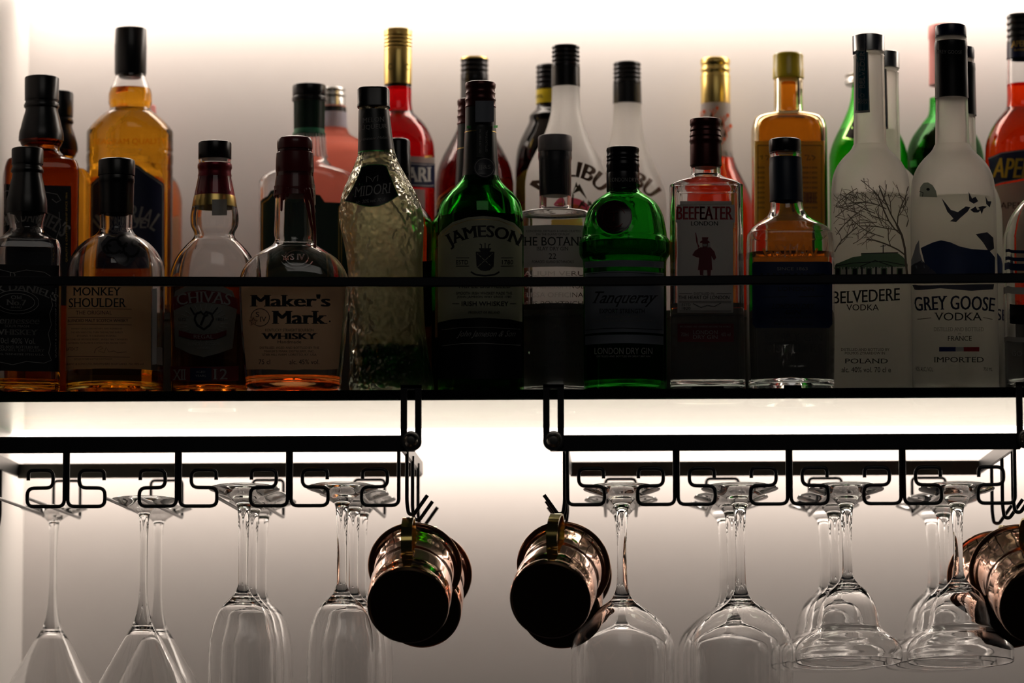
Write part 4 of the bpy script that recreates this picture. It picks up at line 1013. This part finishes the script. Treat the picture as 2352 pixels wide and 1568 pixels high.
b.decal('printed_artwork', it)
b = tallvodka(2036, 2.644, 38, 'frosted vodka bottle with silver cap, directly behind its twin with the tree print', [(p[0], p[1]*0.96) for p in bp], BW, 0)
b.liquid(300, F_LIQ)
silver_cap(b, 38, 2018)
# ---- 12 frosted vodka, bird print (two)
GW = 'frosted vodka bottles with black neck sleeves'
gp = [(82, 35), (86, 36.5), (89, 36), (95, 36.5), (130, 36.6), (215, 37), (322, 39.5), (334, 42), (348, 50), (366, 68), (384, 82), (404, 91), (430, 96), (480, 98), (700, 99), (892, 99)]
def navycap(b, dv, v1=220):
    b.lathe('cap', [(52.5+dv, 30), (54+dv, 34.5), (59+dv, 35.8), (76+dv, 36), (80+dv, 35)], NAVYC, knurl=(60+dv, 76+dv))
    b.lathe('neck_sleeve', [(90+dv, 37.4), (104+dv, 38.2), (108+dv, 37.6), (160+dv, 37.8), (v1+dv, 38.6)], CHARC if False else BLACK, solid=False)
b = tallvodka(2192, YF1, 0, 'frosted vodka bottle with flying birds print and navy cap, front row right', gp, GW, 0)
b.liquid(458, F_LIQ)
navycap(b, 0)
b.decal('neck_print', [T('GREY GOOSE', 2180, 120, 56, 8, GINK)], off=0.0012)
BIRD = paper('bird_print', (0.10, 0.10, 0.13), 0.1); BLUEM = paper('blue_mountain_print', (0.03, 0.05, 0.13), 0.2); PALEB = paper('pale_mountain_print', (0.35, 0.36, 0.42), 0.4); HEADP = paper('head_print', (0.45, 0.52, 0.42), 0.4)
it = [PG([(2112, 452), (2114, 430), (2122, 420), (2132, 419), (2142, 425), (2150, 438), (2153, 453)], HEADP), PG(ell(2132, 435, 4, 3, 16), DINK), L([(2112, 440), (2121, 443), (2119, 452)], 1.4, DINK),
      PG([(2163, 455), (2172, 466), (2184, 482), (2200, 487), (2218, 474), (2228, 476), (2222, 486), (2206, 500), (2196, 510), (2182, 508), (2190, 502), (2176, 486)], BIRD),
      PG([(2224, 440), (2232, 456), (2240, 452), (2246, 462), (2236, 468), (2226, 462)], BIRD), PG([(2228, 482), (2240, 474), (2244, 482), (2254, 480), (2246, 488), (2236, 488)], BIRD), PG([(2246, 476), (2256, 473), (2266, 474), (2258, 480), (2254, 492), (2250, 482)], BIRD), PG([(2262, 450), (2268, 462), (2276, 462), (2272, 476), (2264, 468)], BIRD),
      PG([(2240, 538), (2266, 533), (2280, 545), (2282, 570), (2270, 578), (2256, 556)], BIRD),
      PG([(2094, 598), (2104, 565), (2112, 552), (2114, 580), (2120, 600), (2128, 622), (2094, 622)], PALEB),
      PG([(2116, 570), (2128, 564), (2146, 556), (2162, 552), (2182, 556), (2204, 566), (2230, 572), (2270, 574), (2284, 590), (2284, 628), (2150, 632), (2126, 608)], BLUEM), PG([(2094, 612), (2118, 598), (2134, 612), (2160, 634), (2094, 636)], BIRD),
      PG([(2096, 656), (2282, 652), (2280, 664), (2230, 668), (2160, 662), (2100, 668)], BIRD),
      T('GREY GOOSE', 2192, 695, 184, 32, NAVY, True, 0.02, arc=900), T('VODKA', 2201, 727, 108, 18, DINK, True), L([(2108, 734), (2140, 730)], 1.2, DINK), L([(2257, 729), (2278, 733)], 1.2, DINK), T('DISTILLED AND BOTTLED', 2202, 756, 112, 9, GINK, True), T('IN', 2204, 766, 6, 4, GINK), T('FRANCE', 2204, 777, 54, 11, DINK, True), R(2158, 2195, 797, 807, paper('flag_blue', (0.01, 0.015, 0.12), 0.1)), R(2195, 2213, 797, 807, GREYL), R(2213, 2248, 797, 807, RINK), T('IMPORTED', 2202, 826, 112, 12, DINK, True), T('40% ALC./VOL.', 2124, 848, 42, 10, DINK), T('750 ML', 2268, 848, 20, 8, DINK)]
b.decal('printed_artwork', it)
b = tallvodka(2210, 2.640, 50, 'frosted vodka bottle with black sleeve, directly behind its twin with the birds print', [(p[0], p[1]*0.96) for p in gp], GW, 0)
b.liquid(330, F_LIQ)
navycap(b, 50, 210)
b.decal('printed_artwork', [PG([(2284, 590), (2290, 580), (2300, 592), (2303, 606), (2303, 636), (2284, 636)], BLUEM), T('OSE', 2290, 722, 46, 26, NAVY, True, 0.02)])
# ---- 13 clear bottle at right edge
b = Bottle('spirit_bottle', 2402, 640, YF1, [(300, 34), (420, 35), (440, 37), (455, 46), (475, 64), (500, 80), (530, 91), (560, 96), (700, 97), (892, 96)], 'clear round-shouldered bottle with blue band, cut off by the right edge', neck=45, wall=0.003, punt=0.014)
flat_cap(b, 260, 300, 37, BLACK)
b.liquid(780, L_CLR)
b.decal('front_label', [R(2308, 2420, 575, 582, BLUEL), R(2308, 2420, 592, 600, BLUEL), R(2307, 2420, 606, 622, BLUEL), R(2306, 2420, 660, 676, GREYL), R(2318, 2420, 700, 745, BLKLAB), R(2306, 2420, 775, 786, GREYL), T('GO', 2336, 812, 24, 12, GINK)])

# ================================================= back row on the step
# big golden bottle with dark crest label
b = Bottle('whisky_bottle', 298, 350, 2.716, [(160, 35), (172, 35), (185, 38), (196, 42), (205, 46), (220, 49.5), (236, 49.5), (246, 47), (254, 49), (264, 62), (280, 80), (296, 94), (308, 99), (345, 99), (350, 97.5), (360, 99.5), (372, 99.5), (384, 98), (392, 99), (460, 99), (600, 99), (740, 99)], 'tall golden whisky bottle with black cap and black crest-shaped label, back row left', base=ZR, neck=60, dr=0.78, wall=0.003)
b.lathe('cap', [(59, 31), (60, 35), (63, 36), (94, 36.5), (98, 37), (104, 37), (162, 36.5), (166, 35)], BLACK)
b.lathe('pourer', [(164, 30), (170, 30), (176, 24)], BLACK)
b.liquid(205, L_GOLD)
b.decal('embossed_lettering', [T('SEAGRAM QUALITY', 298, 326, 168, 16, glass('emboss_gold', (1, 0.85, 0.5), 0.05, 1.4), False, 0.02)], off=0.0007)
cst = [(208, 620), (208, 422), (222, 409), (240, 404), (262, 392), (278, 380), (298, 374), (318, 380), (336, 394), (354, 406), (376, 422), (378, 432), (378, 620)]
q_ = lambda k: [(294+(x-294)*k, 500+(y-500)*k) for x, y in cst]
b.decal('front_label', [PG(q_(1.0), NAVY), L(q_(0.96), 3, FOG), T('IMPERIAL', 294, 490, 158, 40, GINK, False, 0.01, arc=110), T('BLUE', 297, 512, 78, 24, GINK, False, 0.01)])
# orange bottle peeping behind
b = Bottle('liqueur_bottle', 330, 450, 2.792, [(262, 27), (300, 27), (340, 29), (380, 42), (405, 66), (425, 79), (450, 86), (480, 88), (600, 88), (740, 88)], 'orange bottle peeping out from behind the tall golden whisky bottle', base=ZR, neck=40)
b.lathe('cap', [(238, 24), (240, 26), (262, 27), (300, 27.5)], PINKW)
b.liquid(420, L_ORG)
b.decal('front_label', [R(340, 414, 500, 720, TAN2)])
# cut-glass bottle, green label
b = Bottle('whiskey_bottle', 710, 400, 2.722, [(226, 38.5), (236, 36), (280, 35), (320, 36), (352, 39), (366, 42), (376, 50), (384, 62), (394, 86), (404, 103), (414, 111), (426, 114), (470, 114), (640, 114), (740, 114)], 'clear cut-glass whiskey bottle with big dark green label and black stopper, back row', base=ZR, neck=60, dr=0.66, n=3.0, wall=0.0035)
b.lathe('stopper_cap', [(189, 34), (190, 38), (194, 39), (213, 39), (216, 38), (218, 40), (225, 40), (227, 38)], BLACK)
b.lathe('neck_label', [(228, 36.5), (236, 36.2), (292, 35.6)], DGRN, solid=False)
b.lathe('neck_band', [(292, 35.6), (304, 36.2)], prin('green_band_foil', (0.04, 0.30, 0.14), 0.4), solid=False)
for i in range(14):
    a = -PI*0.02-PI*0.96*i/13
    P_ = []
    for v in (306, 320, 340, 356, 364): z = unp(710, v, b.Y).z-b.zb; w, dx = b.at(z); P_.append((w*math.cos(a), w*math.sin(a), z))
    o = tube('cut_flute', P_, 0.0012, CLEAR, b.root)
gl = [(598, 700), (598, 462), (604, 456), (615, 450), (622, 438), (640, 432), (735, 448), (746, 464), (785, 466), (822, 468), (822, 700)]
b.decal('front_label', [PG(gl, DGRN), L([(602, 700), (603, 466), (616, 458), (626, 446)], 1.5, GOLDI), L([(778, 700), (778, 474), (820, 474)], 1.2, GOLDI), L([(784, 700), (784, 480), (820, 480)], 1.2, GOLDI)])
# pink bottle, silver cap
b = Bottle('gin_bottle', 764, 350, 2.796, [(244, 30), (255, 31), (288, 32), (300, 35), (312, 44), (322, 62), (334, 72), (350, 76), (500, 76), (740, 76)], 'pink frosted gin bottle with silver screw cap behind the cut-glass bottle', base=ZR, neck=45, glassm=frosted('pink_frosted_glass', (0.93, 0.66, 0.60), 0.3, 0.35), n=3.2, dr=0.85)
b.screwcap(197, 243, 29.5, SILV, ribs=2, skirt=0.3)
b.lathe('neck_band', [(243, 31.5), (254, 32)], BLACK, solid=False)
b.lathe('neck_label', [(254, 32), (290, 33)], paper('pale_blue_label', (0.5, 0.5, 0.6), 0.3), solid=False)
# red bitter, gold cap
b = Bottle('bitters_bottle', 914, 350, 2.745, [(195, 31), (225, 31), (246, 32.5), (258, 36), (268, 45), (280, 57), (300, 71), (325, 81), (350, 84), (420, 85), (600, 85), (740, 85)], 'bright red bitters bottle with a long gold cap, back row', base=ZR, neck=40)
b.screwcap(61, 190, 32, GOLD, ribs=4, skirt=0.62)
b.decal('cap_print', [T('C', 895, 152, 10, 14, BROWNI, True), T('C', 935, 152, 10, 14, BROWNI, True)], surf=lambda u_, v_, o_: (lambda r, p: (max(-r*.99, min(r*.99, p.x-b.c.x)), -math.sqrt(max(1e-9, r*r-max(-r*.99, min(r*.99, p.x-b.c.x))**2)), p.z-b.zb))(32.4*b.k+o_, unp(u_, v_, b.Y-0.0135)))
b.lathe('closure', [(190, 30), (195, 27)], prin('green_closure', (0.03, 0.05, 0.02), 0.5))
b.liquid(202, L_RED)
b.decal('front_label', [R(832, 998, 358, 374, FOG, 5), R(975, 992, 358, 363, GOLDI, 0), R(831, 998, 372, 428, NAVY, 5), L([(832, 380), (914, 374), (996, 380)], 1.3, LINK), L([(832, 428), (914, 423), (996, 428)], 1.3, LINK), T('CAMPARI', 914, 401, 152, 34, LINK, True, 0.03), R(834, 975, 432, 560, FOG, 4)])
# small amber bottle between melon and green whiskey
b = Bottle('whiskey_bottle', 914, 600, 2.630, [(400, 30), (430, 32), (450, 38), (470, 52), (490, 68), (505, 77), (520, 82), (560, 83.5), (700, 83.5), (892, 83)], 'amber bottle with black cap and black label squeezed behind the melon liqueur bottle', neck=40)
b.lathe('cap', [(316, 22), (318, 26), (322, 28), (350, 28), (352, 29), (398, 30), (440, 33)], CAPB)
b.liquid(505, L_ORG)
b.decal('front_label', [PG([(832, 600), (997, 600), (997, 735), (988, 750), (832, 750)], BLKLAB)])
# dark red bottle, black cap
b = Bottle('vermouth_bottle', 1090, 380, 2.782, [(178, 31), (240, 31.5), (270, 34), (300, 42), (330, 57), (360, 73), (385, 83), (410, 88), (440, 90), (600, 90), (740, 90)], 'dark red bottle with black screw cap and gold top behind the green whiskey bottles', base=ZR, neck=40, glassm=CLEAR)
b.screwcap(128, 182, 32, CAPB, ribs=3, skirt=0.25)
b.lathe('cap_top', [(127.5, 26), (128, 31), (130, 32.2), (132, 32.3)], GOLD)
b.lathe('neck_sleeve', [(183, 31.8), (236, 32)], BLACK, solid=False)
b.liquid(300, L_WINE)
b.decal('front_label', [PG([(1004, 470), (1010, 452), (1040, 430), (1090, 422), (1090, 560), (1004, 560)], DGRN), L([(1004, 470), (1010, 452), (1040, 430), (1090, 422)], 3, GOLDI), L([(1004, 480), (1012, 462), (1040, 440), (1090, 432)], 2, GOLDI)])
# black coffee liqueur, yellow label
b = Bottle('liqueur_bottle', 1264, 400, 2.790, [(236, 30), (244, 30.5), (252, 34), (260, 42), (268, 48), (276, 48), (284, 50), (300, 58), (325, 70), (350, 77), (380, 80), (420, 81), (600, 81), (740, 81)], 'black coffee liqueur bottle with yellow neck band and yellow label, behind the white bottle', base=ZR, neck=36, glassm=prin('black_gloss_glass', (0.004, 0.003, 0.003), 0.06), hollow=False)
b.screwcap(144, 202, 32, CAPB, ribs=4, skirt=0.12)
b.lathe('neck_band', [(202, 32.2), (234, 32.6)], YELC, solid=False)
b.decal('neck_print', [T('18%', 1238, 219, 18, 8, DINK)], surf=lambda u_, v_, o_: (lambda r, p: (max(-r*.99, min(r*.99, p.x-b.c.x)), -math.sqrt(max(1e-9, r*r-max(-r*.99, min(r*.99, p.x-b.c.x))**2)), p.z-b.zb))(33*b.k+o_, unp(u_, v_, b.Y-0.0135)))
b.decal('front_label', [PG([(1186, 430), (1190, 408), (1204, 392), (1222, 385), (1264, 380), (1264, 620), (1186, 620)], YELL), T('KA', 1206, 478, 34, 30, RINK, True, 0.03)])
# white coconut liqueurs
MW = 'white coconut liqueur bottles'
mp = [(190, 31.5), (240, 33), (262, 35.5), (290, 43), (320, 55), (350, 70), (372, 81), (392, 89), (410, 92.5), (440, 94), (600, 94), (760, 94)]
def coco(u, Y, dv, label, wsc=1.0):
    b = Bottle('liqueur_bottle', u, 300, Y, [(p[0]+dv, p[1]*(1 if p[1] < 36 else wsc)) for p in mp], label, base=ZR, neck=40, glassm=MALI, hollow=False, group=MW)
    b.screwcap(99+dv, 150+dv, 32, CAPB, ribs=4, skirt=0.1)
    b.lathe('neck_sleeve', [(150+dv, 32.4), (195+dv, 33)], BLACK, solid=False)
    return b
b = coco(1300, 2.717, 0, 'white coconut liqueur bottle with palm tree print, the nearer and left one')
PAL = paper('palm_print', (0.10, 0.07, 0.04), 0.1); SUN = paper('sun_orange_print', (0.85, 0.38, 0.12), 0.4); PNK = paper('sun_pink_print', (0.80, 0.12, 0.20), 0.4); SUNY = paper('sun_yellow_print', (0.85, 0.60, 0.12), 0.4)
def palm(u, v, s):
    out = [L([(u+4*s, v+60*s), (u, v+30*s), (u+2*s, v)], 4*s, PAL)]
    for a in (-170, -150, -120, -60, -30, -10, 20, 160):
        c_, s_ = math.cos(math.radians(a)), math.sin(math.radians(a)); l = 34*s
        tip = (u+l*c_, v-l*abs(s_)*0.7+16*s); mid = (u+l*0.55*c_, v-12*s-l*0.4*abs(s_))
        out.append(PG([(u, v), (mid[0], mid[1]-5*s), tip, (mid[0]-2*s*c_, mid[1]+7*s)], PAL))
    return out
it = [T('MALIBU', 1311, 388, 190, 36, BROWNI, False, 0.035, arc=92), PG(ell(1310, 500, 52, 46, 40, 0, 180), PNK), PG(ell(1306, 505, 46, 38, 40, 0, 180), SUN), PG([(1262, 500), (1360, 500), (1350, 540), (1270, 540)], SUNY)]+palm(1314, 446, 1.0)+palm(1345, 476, 0.6)
b.decal('printed_artwork', it)
b = coco(1441, 2.777, 39, 'white coconut liqueur bottle further back, beside the green gin bottle', 0.94)
b.decal('printed_artwork', [T('MALIBU', 1430, 406, 178, 35, BROWNI, False, 0.035, arc=90)]+palm(1445, 500, 1.0))
# gold cap bottle with floral print
b = Bottle('liqueur_bottle', 1645, 400, 2.783, [(236, 34), (300, 35), (350, 38), (380, 46), (405, 58), (430, 70), (455, 79), (480, 84), (520, 86), (600, 86), (740, 86)], 'coral liqueur bottle with gold screw cap and floral printed neck, behind the square gin', base=ZR, neck=45, glassm=CLEAR)
b.screwcap(128, 236, 34, GOLD, ribs=2, skirt=0.58)
b.liquid(362, L_ORD)
FLW = paper('pale_floral_print', (0.80, 0.72, 0.68), 0.45, 0.05)
b.lathe('neck_sleeve', [(234, 34.4), (300, 35.5), (350, 38.5), (358, 40)], FLW, solid=False)
fl = []
for (u, v) in ((1612, 258), (1640, 250), (1662, 266), (1630, 300), (1655, 320), (1668, 290)):
    fl += [L([(u, v+26), (u-3, v+10), (u, v)], 2, CORAL), L([(u-3, v+10), (u-9, v+2)], 1.6, CORAL), L([(u-2, v+14), (u+6, v+5)], 1.6, CORAL), PG(ell(u+7, v-1, 3.4, 5, 14), CORAL), PG([(u-9, v+20), (u-5, v+8), (u-2, v+20), (u-5, v+28)], BROWNI)]
b.decal('floral_print', fl, off=0.0010)
# yellow capped amber bottle
b = Bottle('liquor_bottle', 1813, 400, 2.730, [(172, 33), (180, 33), (250, 34), (258, 38), (262, 52), (268, 70), (276, 79), (290, 84), (310, 86), (380, 86), (600, 86), (740, 86)], 'amber liquor bottle with yellow cap and yellow rear label, back row right', base=ZR, neck=50, n=5, dr=0.72, wall=0.003, glassm=glass('amber_bottle_glass', (0.95, 0.84, 0.62)))
b.lathe('cap', [(117, 20), (118, 32), (121, 35), (150, 35), (152, 36), (174, 36), (177, 34)], YELC)
b.liquid(190, glass('brown_amber', (0.87, 0.60, 0.24), 0, 1.36))
it = [PG([(1734, 324), (1893, 324), (1893, 520), (1734, 520)], YELL), L([(1741, 334), (1887, 334), (1887, 514), (1741, 514)], 1.6, BROWNI, True)]
random.seed(3)
for r_ in range(9):
    for (x0, w_) in ((1742, 14), (1842, 34)):
        it.append(T('II0I1I0I1'[:3 if x0 < 1800 else 8], x0+w_/2, 385+r_*11.5, w_, 5, BROWNI))
it += [L([(1746, 360), (1752, 357), (1750, 366)], 1.8, BROWNI), L([(1758, 358), (1766, 358), (1762, 368)], 1.8, BROWNI), L([(1848, 357), (1858, 357), (1853, 368), (1862, 366)], 1.8, BROWNI), L([(1864, 357), (1872, 362), (1866, 368)], 1.8, BROWNI)]
x = 1846
while x < 1874: w_ = random.choice((1, 1.6, 2.4)); it.append(R(x, x+w_, 442, 466, BROWNI)); x += w_+random.choice((1, 1.6))
b.decal('rear_label', it)
# green bottle behind tall vodka
b = Bottle('liqueur_bottle', 1995, 400, 2.756, [(184, 34), (200, 36), (240, 42), (280, 58), (320, 78), (350, 88), (380, 90), (500, 90), (740, 90)], 'light green bottle glowing behind the tall frosted vodka bottles', base=ZR, neck=45, glassm=G_LGRN)
b.screwcap(162, 186, 52, SILV, ribs=1, skirt=0.2)
b.liquid(300, glass('bright_green_fill', (0.25, 0.85, 0.2), 0.1, 1.36))
b.decal('front_label', [PG([(1936, 318), (1962, 262), (2010, 258), (2010, 322), (1955, 322)], glass('bright_green_edge', (0.5, 1, 0.3), 0.3)), PG([(1941, 314), (1965, 268), (2010, 262), (2010, 318), (1955, 318)], BLKLAB)], off=0.0006)
# dark green bottle with pink wax cap
b = Bottle('wine_bottle', 2170, 350, 2.784, [(226, 33), (250, 34), (266, 38), (282, 50), (300, 64), (320, 77), (345, 86), (370, 90), (410, 91), (600, 91), (740, 91)], 'dark green bottle with a pink cap behind the vodka bottle with birds', base=ZR, neck=40, glassm=G_GRN)
b.lathe('cap', [(51, 28), (53, 32.5), (56, 34), (82, 34.5), (86, 33), (130, 33), (190, 34)], PINKW)
b.liquid(290, L_WINE)
b.decal('front_label', [PG([(2090, 372), (2104, 368), (2106, 382), (2090, 386)], prin('bright_green_paint', (0.03, 0.5, 0.05), 0.5))])
# orange aperitif, right edge
b = Bottle('aperitif_bottle', 2351, 350, 2.732, [(128, 34), (190, 36), (215, 36), (240, 37), (250, 40), (262, 50), (280, 64), (300, 76), (325, 85), (350, 88), (420, 89), (600, 89), (740, 89)], 'orange-red aperitif bottle with navy cap and navy label at the right edge, back row', base=ZR, neck=45)
b.screwcap(27, 96, 34, BLACK, ribs=4, skirt=0.05)
b.lathe('neck_sleeve', [(96, 34.6), (130, 35.4)], NAVYC, solid=False)
b.decal('neck_print', [T('APEROL', 2350, 100, 54, 14, GOLDI, True, 0.02), T('BARBIERI', 2350, 114, 40, 5, GOLDI)], surf=lambda u_, v_, o_: (lambda r, p: (max(-r*.99, min(r*.99, p.x-b.c.x)), -math.sqrt(max(1e-9, r*r-max(-r*.99, min(r*.99, p.x-b.c.x))**2)), p.z-b.zb))(36*b.k+o_, unp(u_, v_, b.Y-0.015)))
b.liquid(194, L_ORD)
YI = paper('yellow_ink', (0.85, 0.55, 0.05), 0.3)
b.decal('front_label', [PG([(2268, 366), (2300, 350), (2351, 343), (2438, 352), (2438, 414), (2351, 410), (2300, 420), (2278, 428), (2271, 400)], NAVY), L([(2268, 368), (2300, 352), (2351, 345), (2438, 354)], 1.6, FOG), L([(2280, 427), (2300, 419), (2351, 409), (2438, 413)], 1.6, FOG), T('APEROL', 2352, 386, 140, 46, YI, False, 0.03, shear=0.15),
   PG([(2280, 430), (2300, 424), (2351, 415), (2438, 418), (2438, 640), (2300, 640), (2290, 500)], paper('pale_green_label', (0.55, 0.62, 0.50), 0.4)), T('APERITIVO', 2352, 472, 108, 15, DINK, False, 0.01), T('DAL 1919', 2352, 492, 50, 14, DINK)])
